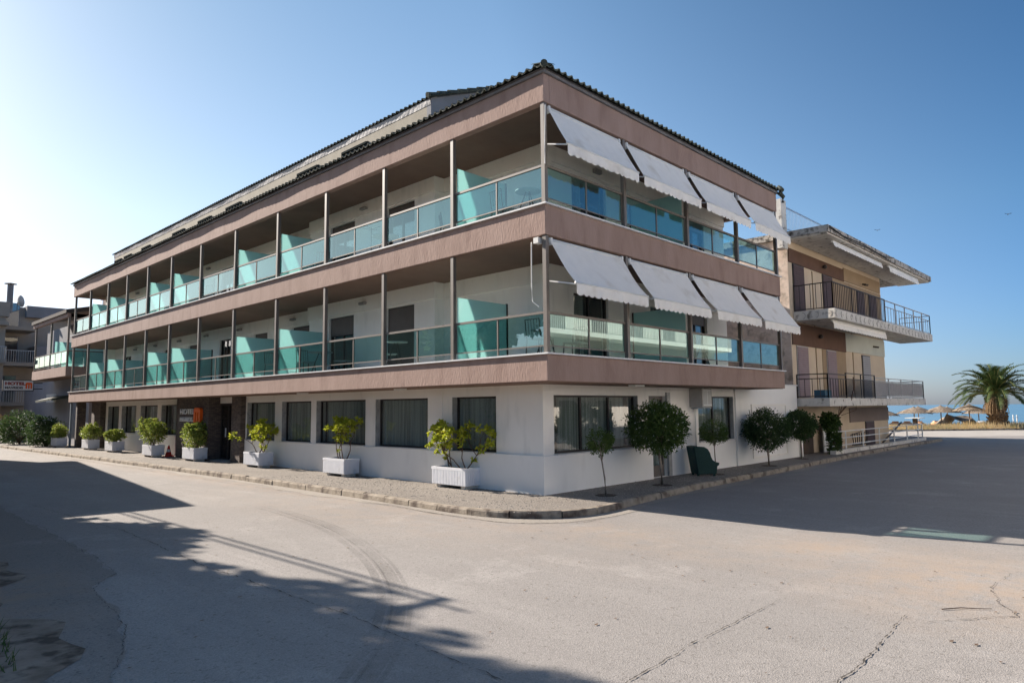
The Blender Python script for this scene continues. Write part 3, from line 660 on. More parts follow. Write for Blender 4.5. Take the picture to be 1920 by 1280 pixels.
for fl, (zf, zt) in enumerate(((2.99, 5.46), (6.09, 8.51))):
    zf2 = zf+.002; D0, D1 = .6, .95; dz = 1.95
    m_ = MB()
    wall('L', D1, .25, .65, 4.5, zf2, zt, [], m_)
    wall('L', D0, .25, 4.5, 11.28, zf2, zt, [(a, b, zf2, zf2+dz) for a, b in dl[:2]], m_)
    m_.box(D0+.25, D1+.25, 4.5, 4.7, zf2, zt); m_.box(D0+.25, D1+.25, 11.08, 11.28, zf2, zt)
    wall('L', D1, .25, 11.28, 33.3, zf2, zt, [(a, b, zf2, zf2+dz) for a, b in dl[2:]], m_)
    m_.build('upper_wall', WALL, H)
    m_ = MB(); m_.box(D1-.05, D1, .6, 4.45, zf+2.0, zt); m_.box(D0-.05, D0, 4.45, 11.33, zf+2.0, zt); m_.box(D0, D1-.05, 4.449, 4.5, zf+2.0, zt); m_.box(D0, D1-.05, 11.28, 11.329, zf+2.0, zt); m_.box(D1-.05, D1, 11.33, 33.3, zf+2.0, zt)
    m_.box(D1, 10.4, .6, .65, zf+2.0, zt); m_.build('lintel_band', WALL, H)
    m_ = MB(); m_.box(D1-.04, D1+.2, .60, .95, zf2, zf+2.0); m_.build('pilaster', WALL, H)
    dr = [(2.0, 3.5), (5.6, 6.9), (7.75, 9.0)]
    wall('R', .65, .25, D1+.25, 10.4, zf2, zt, [(a, b, zf2, zf2+dz-.1) for a, b in dr]).build('upper_wall', WALL, H)
    sh = [.97 if fl == 0 else .12, .3 if fl == 0 else .1, .15, .2, .0, .5, .1, .3, 0]
    for (a, b), s in zip(dl, sh): balcony_door('L', a, b, zf2, (D0 if a < 11 else D1)+.1, s)
    for (a, b), s in zip(dr, (.05, .0, .2)): balcony_door('R', a, b, zf2, .75, s)
    for i in (1, 4, 5, 7, 8, 10, 11):
        y = py[i]-.08; o = MB().box(-1.07, .55, y-.008, y+.008, zf+.06, zf+1.5).build('balcony_divider', DIVG, H)
        MB().box(.55, .6, y-.02, y+.02, zf+.04, zf+1.52).build('edge_profile', FRAM, o)
    o = MB().box(4.60, 4.616, -1.04, .58, zf+.06, zf+1.55).build('balcony_divider', DIVG, H)
    MB().box(4.59, 4.63, .58, .62, zf+.04, zf+1.56).build('edge_profile', FRAM, o)
    for x, y in ((D0-.05, 7.9), (D1-.05, 12.9), (D1-.05, 17.3), (D1-.05, 20.6), (D1-.05, 23.7), (D1-.05, 26.8), (D1-.05, 29.8)):
        o = MB().box(x-.11, x, y-.15, y+.15, zt-.28, zt-.2).build('wall_lamp', mat('grey_lamp', (.3, .29, .28)) if 'grey_lamp' not in bpy.data.materials else bpy.data.materials['grey_lamp'], H, bevel=.01)
    MB().box(2.85, 3.15, .49, .6, zt-.32, zt-.2).build('wall_lamp', bpy.data.materials['grey_lamp'], H, bevel=.01)
m_ = MB(); m_.box(O+.28, O+.45, 8.9, 9.3, 2.40, 2.438); m_.box(O+.3, O+.45, 4.0, 4.35, 2.40, 2.438); m_.box(2.3, 2.7, O+.25, O+.45, 2.40, 2.438); m_.build('soffit_lamp', WMET, H)
# awnings
def awning(x0, x1, zr, yl, zl, seed):
    rr = random.Random(seed); sag = rr.uniform(.02, .06); zl += rr.uniform(-.03, .02); yl += rr.uniform(-.03, .02)
    def fn(a, b):
        return (x0+(x1-x0)*a, -1.16+(yl+1.16)*b, zr+(zl-zr)*b-sag*sin(pi*b)*(1+.4*sin(a*7+seed))-.012*sin(a*19+b*3+seed)*b-.006*sin(a*43-b*6))
    m = MB(); m.grid(fn, 40, 12); o = m.build('awning', FABR, H, smooth=True)
    m = MB(); i0 = 0; N = 13*8
    for k in range(N+1):
        a = k/N; sc_ = abs(sin(a*13*pi))**.8*.045; x = x0+(x1-x0)*a; yy = yl-.02-.012*sin(a*25+seed)
        m.v += [(x, yl-.012, zl-.02), (x, yy, zl-.14), (x, yy+.008*sin(a*60), zl-.22-sc_)]
    for k in range(N):
        q = 3*k; m.f += [(q, q+1, q+4, q+3), (q+1, q+2, q+5, q+4)]
    m.build('valance', FABR, o, smooth=True)
    MB().tube([(x0-.01, yl, zl-.01), (x1+.01, yl, zl-.01)], .028, 8).build('front_bar', WMET, o, smooth=True)
    MB().tube([(x0-.02, -1.2+.06, zr+.0), (x1+.02, -1.2+.06, zr)], .045, 10).build('roller', WMET, o, smooth=True)
    m = MB()
    for x in (x0+.03, x1-.03): m.bar((x, -1.12, zl+.12), (x, yl+.03, zl-.03), .025); m.box(x-.03, x+.03, -1.19, -1.08, zr-.1, zr+.05)
    m.build('arm', WMET, o)
for k, (a, b) in enumerate(((-1.03, 1.58), (1.84, 4.55), (4.82, 7.47), (7.76, 10.36))):
    awning(a, b, 5.37, -1.82, 4.39, k); awning(a, b, 8.21, -1.67, 7.33, k+10)
m_ = MB(); m_.tube([(-1.22, -.82, 5.35), (-1.23, -.82, 4.4), (-1.22, -.83, 4.1), (-1.19, -.98, 3.98)], .012, 6); m_.box(-1.25, -1.1, -1.03, -.9, 5.3, 5.42); m_.build('crank_rod', PVC, H)
m_ = MB(); m_.tube([(-1.2, -1.24, 8.2), (-1.21, -1.22, 7.4), (-1.19, -1.2, 6.95)], .01, 6); m_.build('crank_rod', PVC, H)
m_ = MB(); m_.tube([(1.5, .3, 6.1), (1.5, .28, 7.3)], .02, 6); m_.tube([(1.66, .3, 6.1), (1.66, .28, 7.32)], .02, 6); m_.build('tent_pole', PVC, H) if False else None

# ------------------------------------------------- writing
def text(txt, size, m, parent, origin, xdir, ydir=(0, 0, 1), ext=.02, sx=1.0, name='letters', bold=0.0):
    cu = bpy.data.curves.new('t', 'FONT'); cu.body = txt; cu.size = size; cu.extrude = ext; cu.offset = bold; cu.resolution_u = 3
    to = bpy.data.objects.new('t', cu); C.objects.link(to)
    dg = bpy.context.evaluated_depsgraph_get(); me = bpy.data.meshes.new_from_object(to.evaluated_get(dg)); bpy.data.objects.remove(to)
    X, Y = Vector(xdir), Vector(ydir); Z = X.cross(Y); off = Vector(origin)-(wloc(parent) if parent else Vector())
    for v in me.vertices:
        c = v.co.copy(); v.co = off+X*c.x*sx+Y*c.y+Z*c.z
    me.materials.clear(); me.materials.append(m); me.name = name
    o = bpy.data.objects.new(name, me); C.objects.link(o); o.parent = parent; return o
def logo(parent, ox, oz, wd, ht, plane, pos, m, sgn, th=.05):
    # rounded block "m": three stems under a bar with rounded corners
    o = MB()
    def P(u, v, d): return (pos-d, ox+sgn*u, oz+v) if plane == 'x' else (ox+sgn*u, pos-d, oz+v)
    r = wd*.22; pts = [(0, 0), (0, ht-r)]+[(r-r*cos(t*pi/8), ht-r+r*sin(t*pi/8)) for t in range(1, 5)]+[(wd-r+r*sin(t*pi/8), ht-r+r*cos(t*pi/8)) for t in range(0, 4)]+[(wd, ht-r), (wd, 0)]
    s = wd*.24; gp = (wd-3*s)/2; hb = ht*.68
    pts += [(wd-s, 0), (wd-s, hb), (wd-s-gp, hb), (wd-s-gp, 0), (s+gp, 0), (s+gp, hb), (s, hb), (s, 0)]
    n = len(pts); o.v = [P(u, v, th) for u, v in pts]+[P(u, v, 0) for u, v in pts]
    o.f = [tuple(range(n)), tuple(range(n, 2*n))[::-1]]+[(k, (k+1) % n, n+(k+1) % n, n+k) for k in range(n)]
    return o.build('logo', m, parent)
sg = thing('hotel_wall_sign', 'silver letters HOTEL MAVRIDIS with orange m emblem on the stone wall beside the entrance', 'sign', (-.45, 18.6, 1.5))
text('HOTEL', .30, LETW, sg, (-.475, 19.72, 1.79), (0, -1, 0), sx=1.62, bold=.004)
text('MAVRIDIS', .255, LETW, sg, (-.475, 19.72, 1.49), (0, -1, 0), sx=1.2, bold=-.001)
MB().box(-.452, -.46, 0, 0, 0, 0) if False else None
logo(sg, 18.08, 1.46, .62, .58, 'x', -.452, ORNG, -1, .12)
pl = thing('hanging_light_box_sign', 'white rectangular sign reading HOTEL MAVRIDIS with orange m at the far left', 'sign', (-3.1, 40, 2.6))
MB().box(-3.09, -1.6, 40.0, 40.16, 3.25, 3.84).build('panel', SIGN, pl, bevel=.01)
f = MB(); f.box(-3.12, -1.57, 39.98, 40.18, 3.84, 3.88).box(-3.12, -1.57, 39.98, 40.18, 3.21, 3.25).box(-3.12, -3.09, 39.98, 40.18, 3.25, 3.84).box(-1.6, -1.57, 39.98, 40.18, 3.25, 3.84); f.bar((-1.57, 40.08, 3.7), (-1.1, 40.08, 3.7), .05); f.bar((-1.57, 40.08, 3.35), (-1.1, 40.08, 3.35), .05); f.build('frame', FRAM, pl)
text('HOTEL', .24, LETR, pl, (-3.02, 39.985, 3.58), (1, 0, 0), sx=1.35, bold=.012, ext=.01)
text('MAVRIDIS', .185, LETB, pl, (-3.02, 39.985, 3.35), (1, 0, 0), sx=1.12, bold=.006, ext=.01)
logo(pl, -1.99, 3.36, .33, .37, 'y', 39.985, ORNG, 1, .01)

# ------------------------------------------------- air conditioner, chair, cone
ac = thing('air_conditioner', 'boxy beige air conditioner bracketed high on the ground floor wall between door and window', 'air conditioner', (7.1, -.3, 1.87))
MB().box(6.51, 7.08, -.43, -.002, 1.88, 2.42).build('casing', mat('aged_beige_plastic', (.42, .39, .35), (.50, .47, .43), 3), ac, bevel=.015)
f = MB(); f.box(6.56, 7.03, -.445, -.43, 1.92, 1.95).box(6.56, 7.03, -.445, -.43, 2.35, 2.38).box(6.77, 6.80, -.447, -.43, 1.95, 2.35)
for k in range(12): f.box(6.56+k*.04, 6.57+k*.04, -.442, -.43, 1.95, 2.35)
f.build('grille', WMET, ac)
f = MB()
for k in range(8): f.box(6.495, 6.51, -.38, -.06, 1.94+k*.055, 1.955+k*.055)
f.build('louvre', GIRO, ac)
f = MB(); f.bar((6.6, 0, 1.85), (6.6, -.43, 1.85), .04).bar((7.0, 0, 1.85), (7.0, -.43, 1.85), .04).bar((6.6, 0, 2.44), (6.6, -.43, 2.44), .03).bar((7.0, 0, 2.44), (7.0, -.43, 2.44), .03); f.build('bracket', GIRO, ac)
MB().tube([(6.75, -.05, 1.9), (6.75, -.05, .9), (6.77, -.07, .1)], .018, 6).build('drain_pipe', PVC, ac)

ch = thing('wicker_armchair', 'dark green wicker tub armchair standing against the white wall behind the trees', 'armchair', (6.05, -.62, -.012), R(-40))
prf = [(-.36, .80), (-.22, .815), (-.06, .80), (.04, .74), (.10, .64), (.13, .53), (.17, .44), (.25, .385), (.36, .36), (.35, .30), (.30, .27), (.27, .06), (-.24, .05)]
for sy in (-.30, .27):
    m = MB(); n = len(prf); m.v = [(x, sy, z) for x, z in prf]+[(x, sy+.03, z) for x, z in prf]
    m.f = [tuple(range(n))[::-1], tuple(range(n, 2*n))]+[(k, (k+1) % n, n+(k+1) % n, n+k) for k in range(n)]
    m.build('armrest', GRNP, ch, local=True, bevel=.01)
m = MB(); m.v = [(-.36, -.27, .80), (-.24, -.27, .05), (-.24, .27, .05), (-.36, .27, .80), (-.33, -.27, .80), (-.21, -.27, .05), (-.21, .27, .05), (-.33, .27, .80)]
m.f = [(0, 1, 2, 3), (7, 6, 5, 4), (0, 3, 7, 4), (1, 5, 6, 2)]; m.build('backrest', GRNP, ch, local=True)
MB().box(-.27, .27, -.27, .27, .30, .36).build('seat', GRNP, ch, local=True)
for x, y in ((-.22, -.2), (-.22, .2), (.22, -.24), (.22, .24)): MB().box(x-.03, x+.03, y-.02, y+.02, 0, .30).build('leg', GRNP, ch, local=True)
cn = thing('traffic_cone', 'small red and white traffic cone on the pavement by the fifth planter', 'traffic cone', (-.45, 20.9, -.012))
MB().lathe([(.14, .03), (.09, .2)], 0, 0, 16).build('cone_body', REDC, cn, local=True, smooth=True)
MB().lathe([(.09, .2), (.065, .31)], 0, 0, 16).build('white_band', WMET, cn, local=True, smooth=True)
MB().lathe([(.065, .31), (.03, .47), (0, .475)], 0, 0, 16).build('cone_tip', REDC, cn, local=True, smooth=True)
MB().box(-.17, .17, -.17, .17, 0, .03).build('base', REDC, cn, local=True)

# balcony furniture
def table(x, y, z, label, r=.38):
    t = thing('balcony_table', label, 'table', (x, y, z), group='balcony tables')
    MB().lathe([(0, .70), (r, .70), (r, .72), (0, .722)], 0, 0, 20).build('table_top', GIRO, t, local=True)
    for k in range(3): a = k*2.1+.4; MB().tube([(.05*cos(a), .05*sin(a), .69), (.3*cos(a), .3*sin(a), 0)], .014, 6).build('leg', IRON, t, local=True)
def bchair(x, y, z, rz, label):
    t = thing('balcony_chair', label, 'chair', (x, y, z), rz, 'balcony chairs')
    m = MB(); m.box(-.22, .22, -.22, .22, .42, .45); m.build('seat', GIRO, t, local=True)
    m = MB(); m.tube([(-.2, .22, .44), (-.2, .27, .84), (.2, .27, .84), (.2, .22, .44)], .013, 6)
    for k in range(4): m.tube([(-.12+k*.08, .225, .5), (-.12+k*.08, .265, .83)], .006, 4)
    m.build('backrest', IRON, t, local=True)
    for sx in (-.2, .2):
        for sy in (-.2, .2): MB().tube([(sx, sy, .43), (sx*1.1, sy*1.15, 0)], .013, 6).build('leg', IRON, t, local=True)
Z1, Z2 = 2.99, 6.09
table(-.35, 8.9, Z1, 'round metal table on the first floor balcony in front of the half open shutter door')
bchair(-.4, 9.7, Z1, 0, 'metal chair behind the round table, far side, first floor balcony by half open shutter')
bchair(.2, 8.5, Z1, 2.2, 'metal chair beside the round table near the wall, first floor balcony')
bchair(-.7, 11.2, Z1, .3, 'metal chair beside the frosted divider on the first floor balcony')
table(.3, .1, Z1, 'round metal table behind the glass on the first floor balcony corner under the awning')
bchair(-.4, -.3, Z1, 1.6, 'metal chair at the corner end of the first floor balcony below the awning')
bchair(1.1, -.1, Z1, -1.4, 'metal chair before the dark balcony door below the lowest corner awning')
table(7.0, -.2, Z1, 'round metal table on the first floor balcony below the third awning')
table(-.3, 5.6, Z2, 'round metal table on the second floor balcony behind the clothes rack pane')
ords = ('nearest the corner', 'second from the corner', 'third from the corner', 'fourth from the corner', 'fifth from the corner', 'sixth from the corner', 'seventh from the corner', 'eighth from the corner', 'ninth from the corner', 'tenth from the corner')
rf = random.Random(8)
for fl_, Zf in (('first', Z1), ('second', Z2)):
    for k in range(8):
        if fl_ == 'first' and k in (0, 3) or fl_ == 'second' and k == 2 or rf.random() < .25: continue
        yy = (py[k]+py[k+1])/2+rf.uniform(-.3, .5)
        bchair(-.1+rf.uniform(-.3, .2), yy, Zf+.03, rf.uniform(-1, 3), 'metal chair on '+fl_+' floor balcony, long side bay '+ords[k])
        if rf.random() < .6: table(-.35, yy-.75, Zf+.03, 'round table on '+fl_+' floor balcony, long side bay '+ords[k], .3)
rk = thing('drying_rack', 'thin metal clothes rack standing on the second floor balcony near the second post', 'drying rack', (-.5, 6.0, Z2))
m = MB(); m.tube([(0, 0, .0), (0, 0, 1.0)], .012, 6)
for a in range(4): m.tube([(0, 0, .95), (.3*cos(a*1.57+.4), .3*sin(a*1.57+.4), 1.02)], .008, 5); m.tube([(0, 0, .25), (.22*cos(a*1.57), .22*sin(a*1.57), 0)], .01, 5)
m.build('frame', IRON, rk, local=True)
dsh = thing('satellite_dish', 'small grey satellite dish on the second floor balcony behind the glass, far left bay', 'satellite dish', (-.6, 17.6, Z2))
m = MB(); m.lathe([(0, .0), (.12, .015), (.24, .06), (.3, .11)], 0, 0, 18); o = m.build('dish', GIRO, dsh, local=True, smooth=True); o.rotation_euler = (1.1, 0, .5); o.location = (0, 0, .5)
MB().tube([(0, 0, 0), (0, 0, .5)], .02, 6).build('mast', IRON, dsh, local=True)

# ================================================================ LOW WHITE WALL + B BUILDING
ww = thing('garden_wall', 'plain white garden wall with framed panel between hotel and beige building', 'wall', (12, 0, 0))
MB().box(10.45, 14.45, -.04, .22, -.05, 2.62).build('wall_body', PLIN, ww)
MB().box(9.38, 10.44, -.05, 0, -.05, 2.44).build('wall_body', PLIN, ww)
m = MB(); m.box(10.5, 10.56, -.07, -.04, .15, 1.95).box(13.3, 13.36, -.07, -.04, .15, 1.95).box(10.56, 13.3, -.07, -.04, 1.89, 1.95).box(10.56, 13.3, -.07, -.04, .15, .2); m.build('panel_frame', WALL, ww)
MB().box(14.4, 14.62, -.12, .3, -.05, .62).build('pier', WALL, ww); MB().box(10.44, 14.5, -.08, .26, 2.62, 2.66).build('coping', TRIM, ww)
MB().box(10.42, 15.1, 5, 14, -.1, 8.3).build('rear_body', STAI, H)
MB().box(28, 32.5, 6.5, 22, -.2, 8.8).build('rear_block', BEIG, None)
tag(bpy.data.objects['rear_block'], 'plain block hidden behind the beige apartment building', 'building'); bpy.data.objects['rear_block'].name = 'rear_building'
B = thing('beige_apartment_building', 'older beige and brown apartment building with cantilevered concrete balconies beside the hotel', 'apartment building', (21, .35, 0))
WY = .35; X0, X1 = 15.2, 27.2
bd2 = [(15.66, 16.72), (18.9, 20.0), (23.6, 24.7)]
wall('R', WY, .3, X0, X1, -.2, 8.45, []).build('wall', BEIG, B)
MB().box(X0, X1, WY+.3, 24, -.2, 8.45).build('rear_body', BEIG, B)
MB().box(X0-.02, X0, WY, 14, 2.0, 8.45).build('side_plaster', STAI, B)
pr = .02
def panel(a0, a1, z0, z1, m, nm='wall_panel', d=pr): MB().box(a0, a1, WY-d, WY, z0, z1).build(nm, m, B)
panel(15.25, 21.6, 7.56, 8.12, BROW, 'brown_band', .04); panel(21.6, 27.0, 7.6, 8.2, BEID, 'tan_band', .04)
panel(15.25, 21.35, 4.27, 5.15, BROW, 'brown_band', .04); panel(21.35, 27.2, 4.32, 5.15, MINT, 'mint_band', .04)
panel(20.0, 21.3, 2.2, 4.26, BEID); panel(18.4, 18.85, 2.2, 4.26, BEID); panel(20.1, 27.15, 5.6, 7.55, BEID)
panel(21.37, 27.2, 1.1, 1.75, mat('taupe_render', (.21, .165, .145), (.24, .19, .17), 1), 'taupe_band', .04)
def bdoor(a0, a1, z0, z1, m, nm='shuttered_door'):
    f = MB().box(a0-.05, a1+.05, WY-.035, WY, z0, z1+.05).build(nm, GSHU if m is MSHU else FRAM, B)
    s = MB(); n = int((z1-z0)/.09)
    for k in range(n): z = z0+(z1-z0)*k/n; s.box(a0, a1, WY-.055, WY-.036, z+.01, z+(z1-z0)/n)
    s.build('shutter', m, f)
for a, b in bd2[:2]: bdoor(a, b, 5.6, 7.5, IRON if False else mat('dark_mauve_door', (.10, .07, .075), (.12, .085, .09), 2) if 'dark_mauve_door' not in bpy.data.materials else bpy.data.materials['dark_mauve_door'])
bdoor(23.3, 24.4, 5.6, 7.3, bpy.data.materials['dark_mauve_door']); bdoor(25.2, 26.3, 5.6, 7.3, bpy.data.materials['dark_mauve_door'])
bdoor(15.68, 16.75, 2.2, 4.2, MSHU); bdoor(18.94, 20.0, 2.2, 4.2, MSHU); bdoor(23.6, 24.7, 2.2, 4.2, GSHU)
bdoor(19.3, 20.1, -.1, 1.05, bpy.data.materials['dark_mauve_door']); bdoor(23.55, 24.75, -.1, 1.05, bpy.data.materials['dark_mauve_door'], 'window_shutter')
bdoor(15.8, 16.8, -.1, 1.3, mat('brown_door', (.11, .075, .055), (.13, .09, .065), 2), 'brown_door')
MB().box(17.4, 18.5, WY-.25, WY-.2, -.05, 1.25).build('leaning_board', WMET, B)
m = MB()
for x in (17.7, 22.3): m.box(x-.02, x+.02, WY-.03, WY, 2.2, 7.5)
m.build('downpipe', BEID, B)
def slab(x0, x1, y0, z0, z1, m, nm): return MB().box(x0, x1, y0, WY-.001, z0, z1).build(nm, m, B, bevel=.01)
slab(15.05, 30.5, -1.3, 8.45, 8.72, SLAB2, 'roof_slab'); MB().box(15.05, 30.5, WY, 12, 8.46, 8.72).build('roof_slab', SLAB2, B)
MB().box(15.12, 30.4, -1.22, .3, 8.40, 8.45).build('roof_soffit', CONC, B)
slab(15.52, 30.3, -1.22, 5.2, 5.57, CONC, 'balcony_slab'); slab(14.6, 28.2, -1.18, 1.85, 2.16, CONC, 'balcony_slab')
MB().box(15.53, 28, WY-.9, WY, 1.75, 1.85).build('slab_beam', CONC, B) if False else None
# concave relief on slab faces
REL = mat('dark_relief', (.2, .18, .16))
for k in range(26): x = 15.75+k*.56; MB().tube([(x+.12*cos(t*.5), -1.225, 5.38+.12*sin(t*.5)) for t in range(3, 10)], .008, 4).build('slab_relief', REL, B)
for k in range(3): y = -1.0+k*.5; MB().tube([(15.515, y+.12*cos(t*.5), 5.38+.12*sin(t*.5)) for t in range(3, 10)], .008, 4).build('slab_relief', REL, B)
# railings of B
def brail(parent_name, pts, z0, z1, m, step, post_step=None, mid=None, thick=.018, label=None):
    r = MB(); 
    for i in range(len(pts)-1):
        a, b = Vector((*pts[i], 0)), Vector((*pts[i+1], 0)); L = (b-a).length; n = max(1, int(L/step))
        r.bar((a.x, a.y, z1), (b.x, b.y, z1), .05, .035); r.bar((a.x, a.y, z0+.06), (b.x, b.y, z0+.06), .03)
        zt = mid or z1
        if mid: r.bar((a.x, a.y, mid), (b.x, b.y, mid), .03)
        for k in range(n+1): p = a.lerp(b, k/n); r.bar((p.x, p.y, z0+.06), (p.x, p.y, zt), thick)
        np_ = max(1, int(round(L/(post_step or 1.5))))
        for k in range(np_+1): p = a.lerp(b, k/np_); r.bar((p.x, p.y, z0), (p.x, p.y, z1), .04)
    return r.build(parent_name, m, B, label)
brail('balcony_railing', [(15.57, .3), (15.57, -1.15), (22.2, -1.15)], 5.57, 6.6, IRON, .2, 2.2, label='dark iron upper balcony railing')
brail('balcony_railing', [(22.25, -1.15), (30.22, -1.15), (30.22, .3)], 5.57, 6.58, GIRO, .42, 1.7, mid=6.3, label='pale grey upper balcony railing')
brail('balcony_railing', [(14.65, .0), (14.65, -1.12), (16.6, -1.12)], 2.16, 3.05, IRON, .26, 1.9, mid=2.88, label='dark iron lower balcony railing')
brail('balcony_railing', [(16.6, -1.12), (20.2, -1.12)], 2.16, 3.12, IRON, .13, 1.8, mid=2.9, label='dark iron lower balcony railing')
brail('balcony_railing', [(20.25, -1.12), (28.1, -1.12), (28.1, .3)], 2.16, 3.03, GIRO, .16, 2.0, mid=2.9, label='pale grey lower balcony railing')
MB().box(16.65, 20.15, -1.08, -1.07, 2.25, 2.86).build('railing_cloth', GSHU, B) if False else None
MB().box(20.4, 28.0, -1.09, -1.08, 2.28, 2.84).build('railing_screen', mat('weathered_reed_screen', (.34, .31, .31), (.48, .45, .44), 10, .9, .3, 40, (6, 6, .3)), B)
tag(thing('roof_terrace', 'x', 'x'), 'x', 'x') if False else None
m = MB()
for k in range(40): x = 15.3+k*.15; m.bar((x, .3, 8.72), (x, .3, 9.72), .02)
m.bar((15.1, .3, 9.72), (21.3, .3, 9.72), .05); m.bar((15.1, .3, 8.85), (21.3, .3, 8.85), .03); m.build('roof_railing', BLUI, B)
MB().box(14.55, 15.05, .25, .6, 8.0, 9.95).build('roof_pier', CONC, B)
# rolled awnings on B
def roll(x0, x1, y, z, dx=0, sag=.3):
    m = MB(); N = int((x1-x0)*24)
    for k in range(N+1):
        a = k/N; x = x0+(x1-x0)*a; m.v += [(x, y, z), (x, y-.05, z-.12), (x, y-.06, z-sag+.04*abs(sin(x*9)))]
    for k in range(N): q = 3*k; m.f += [(q, q+1, q+4, q+3), (q+1, q+2, q+5, q+4)]
    o = m.build('rolled_awning', FABR, B); MB().tube([(x0, y+.02, z), (x1, y+.02, z)], .05, 8).build('roller', WMET, o)
roll(16.0, 22.8, -.95, 5.15, sag=.32); roll(16.2, 22.5, -1.05, 8.3, sag=.22); roll(23.4, 28.5, -1.1, 8.33, sag=.3)
m = MB(); m.tube([(15.1, -1.33, 8.66), (16.5, -1.34, 8.52), (19, -1.34, 8.58), (22, -1.34, 8.5), (23.5, -1.33, 8.7)], .018, 5); m.tube([(15.1, -1.32, 8.6), (17.5, -1.35, 8.46), (20, -1.34, 8.54), (23, -1.34, 8.44)], .014, 5); m.build('sagging_cable', WIRE, B)
for x, z in ((18.9, 7.85), (18.0, 4.75)): MB().lathe([(0, z-.1), (.08, z-.06), (.1, z), (.06, z+.08), (0, z+.1)], x, WY-.14, 10).build('wall_lamp', IRON, B, smooth=True)
for x, z in ((24.2, 7.75), (25.3, 4.75)):
    m = MB(); m.tube([(x, WY-.04, z), (x, WY-.22, z-.03)], .04, 8); m.tube([(x+.3, WY-.04, z), (x+.3, WY-.22, z-.03)], .04, 8); m.build('wall_lamp', IRON, B)
MB().box(14.75, 15.6, -.9, -.5, 2.17, 2.5).build('blue_crate', mat('faded_blue_plastic', (.04, .09, .14)), B) if False else None
ct = thing('blue_crate', 'small blue crate on the lower concrete balcony behind the dark railing', 'crate', (15.3, -.7, 2.16))
m = MB(); m.box(-.35, .35, -.2, -.17, 0, .3).box(-.35, .35, .17, .2, 0, .3).box(-.35, -.32, -.17, .17, 0, .3).box(.32, .35, -.17, .17, 0, .3).box(-.32, .32, -.17, .17, 0, .03); m.build('crate_body', mat('faded_blue_plastic', (.04, .10, .16), (.06, .14, .2), 3), ct, local=True)
# terrace edge + white rail by street
lw = thing('street_railing', 'white tubular railing on a low kerb wall in front of the beige building', 'railing', (23, -.6, 0))
MB().box(16.3, 29.8, -.72, -.5, -.05, .13).build('kerb_wall', CONC, lw)
m = MB()
for x in (17.83, 19.99, 22.25, 24.51, 26.72, 28.75, 29.6): m.tube([(x, -.6, .1), (x, -.6, .84)], .03, 8)
for z in (.84, .58, .30): m.tube([(16.3, -.6, z), (29.6, -.6, z)], .022, 6)
m.tube([(29.6, -.6, .84), (29.6, 1.6, .84)], .022, 6); m.tube([(29.6, -.6, .5), (29.6, 1.6, .5)], .022, 6); m.tube([(29.6, 1.6, 0), (29.6, 1.6, .84)], .03, 8)
m.build('rails', WMET, lw)
m = MB(); m.bar((25.2, .1, .05), (28.6, .1, .95), .07, .05); m.build('sloping_handrail', IRON, lw)
m = MB()
for k in range(8): x = 21+k*.28; m.tube([(x-.02*k, .1, .1), (x+.12*(k-4)*.3, .1, .62)], .02, 5)
m.tube([(20.8, .1, .12), (23.2, .1, .12)], .025, 5); m.tube([(20.6, .1, .55), (22, .1, .68), (23.3, .1, .55)], .02, 5); o = m.build('iron_gate', IRON, None); tag(o, 'small fan shaped iron gate panel behind the white street railing', 'gate')

# ================================================================ C WING (left) and D
CW = thing('neighbour_balcony_house', 'smaller house with dark tiled roof and glass balcony left of the hotel', 'house', (0, 39, 0))
x0 = -1.2; ya, yb = 34.6, 42.5
m = MB(); m.box(x0, 6, ya, yb, 3.95, 4.5).build('balcony_slab', STUC, CW)
MB().box(x0+.03, 6, ya+.03, yb-.03, 3.94, 3.95).build('soffit', SOFF, CW)
MB().box(x0-.05, x0+.12, ya-.05, yb, 7.28, 7.5).build('roof_fascia', STUC, CW)
m = MB(); m.v = [(x0-.15, ya-.15, 7.5), (x0-.15, yb+.1, 7.5), (5, yb+.1, 9.0), (5, ya-.15, 9.0), (x0-.15, ya-.15, 7.7), (x0-.15, yb+.1, 7.7), (5, yb+.1, 9.2), (5, ya-.15, 9.2)]
m.f = [(3, 2, 1, 0), (4, 5, 6, 7), (0, 1, 5, 4), (1, 2, 6, 5), (2, 3, 7, 6), (3, 0, 4, 7)]; m.build('roof_slab', mat('dark_brown_roof', (.035, .03, .03), (.05, .042, .04), 3), CW)
MB().box(x0+.1, 5, ya, ya+.15, 5.9 if False else 7.3, 7.5).build('side_beam', SOFF, CW)
m = MB(); m.v = [(x0+.12, ya, 7.3), (5, ya, 7.3), (5, ya, 9.0), (x0+.12, ya, 7.5), (x0+.12, ya+.1, 7.3), (5, ya+.1, 7.3), (5, ya+.1, 9.0), (x0+.12, ya+.1, 7.5)]
m.f = [(0, 1, 2, 3), (7, 6, 5, 4), (0, 3, 7, 4)]; m.build('gable', SOFF, CW)
for y in (ya+.06, 38.4, yb-.3): MB().box(x0+.02, x0+.12, y-.05, y+.05, 4.5, 7.28).build('post', POST, CW)
MB().box(x0+1.0, x0+1.1, ya+.03, ya+.13, 4.5, 7.3).build('post', POST, CW)
f = MB(); f.box(x0+.03, x0+.09, ya+.1, yb-.3, 5.35, 5.41).box(x0+.03, x0+.07, ya+.1, yb-.3, 4.6, 4.63).box(x0+.1, 1.5, ya+.03, ya+.09, 5.35, 5.41)
for y in (35.9, 37.2, 39.7, 41): f.box(x0+.04, x0+.07, y-.02, y+.02, 4.5, 5.35)
rl_ = f.build('railing', POST, CW); MB().box(x0+.05, x0+.058, ya+.12, yb-.32, 4.64, 5.35).build('pane', PANE, rl_); MB().box(x0+.12, 1.5, ya+.055, ya+.063, 4.64, 5.35).build('pane', PANE, rl_)
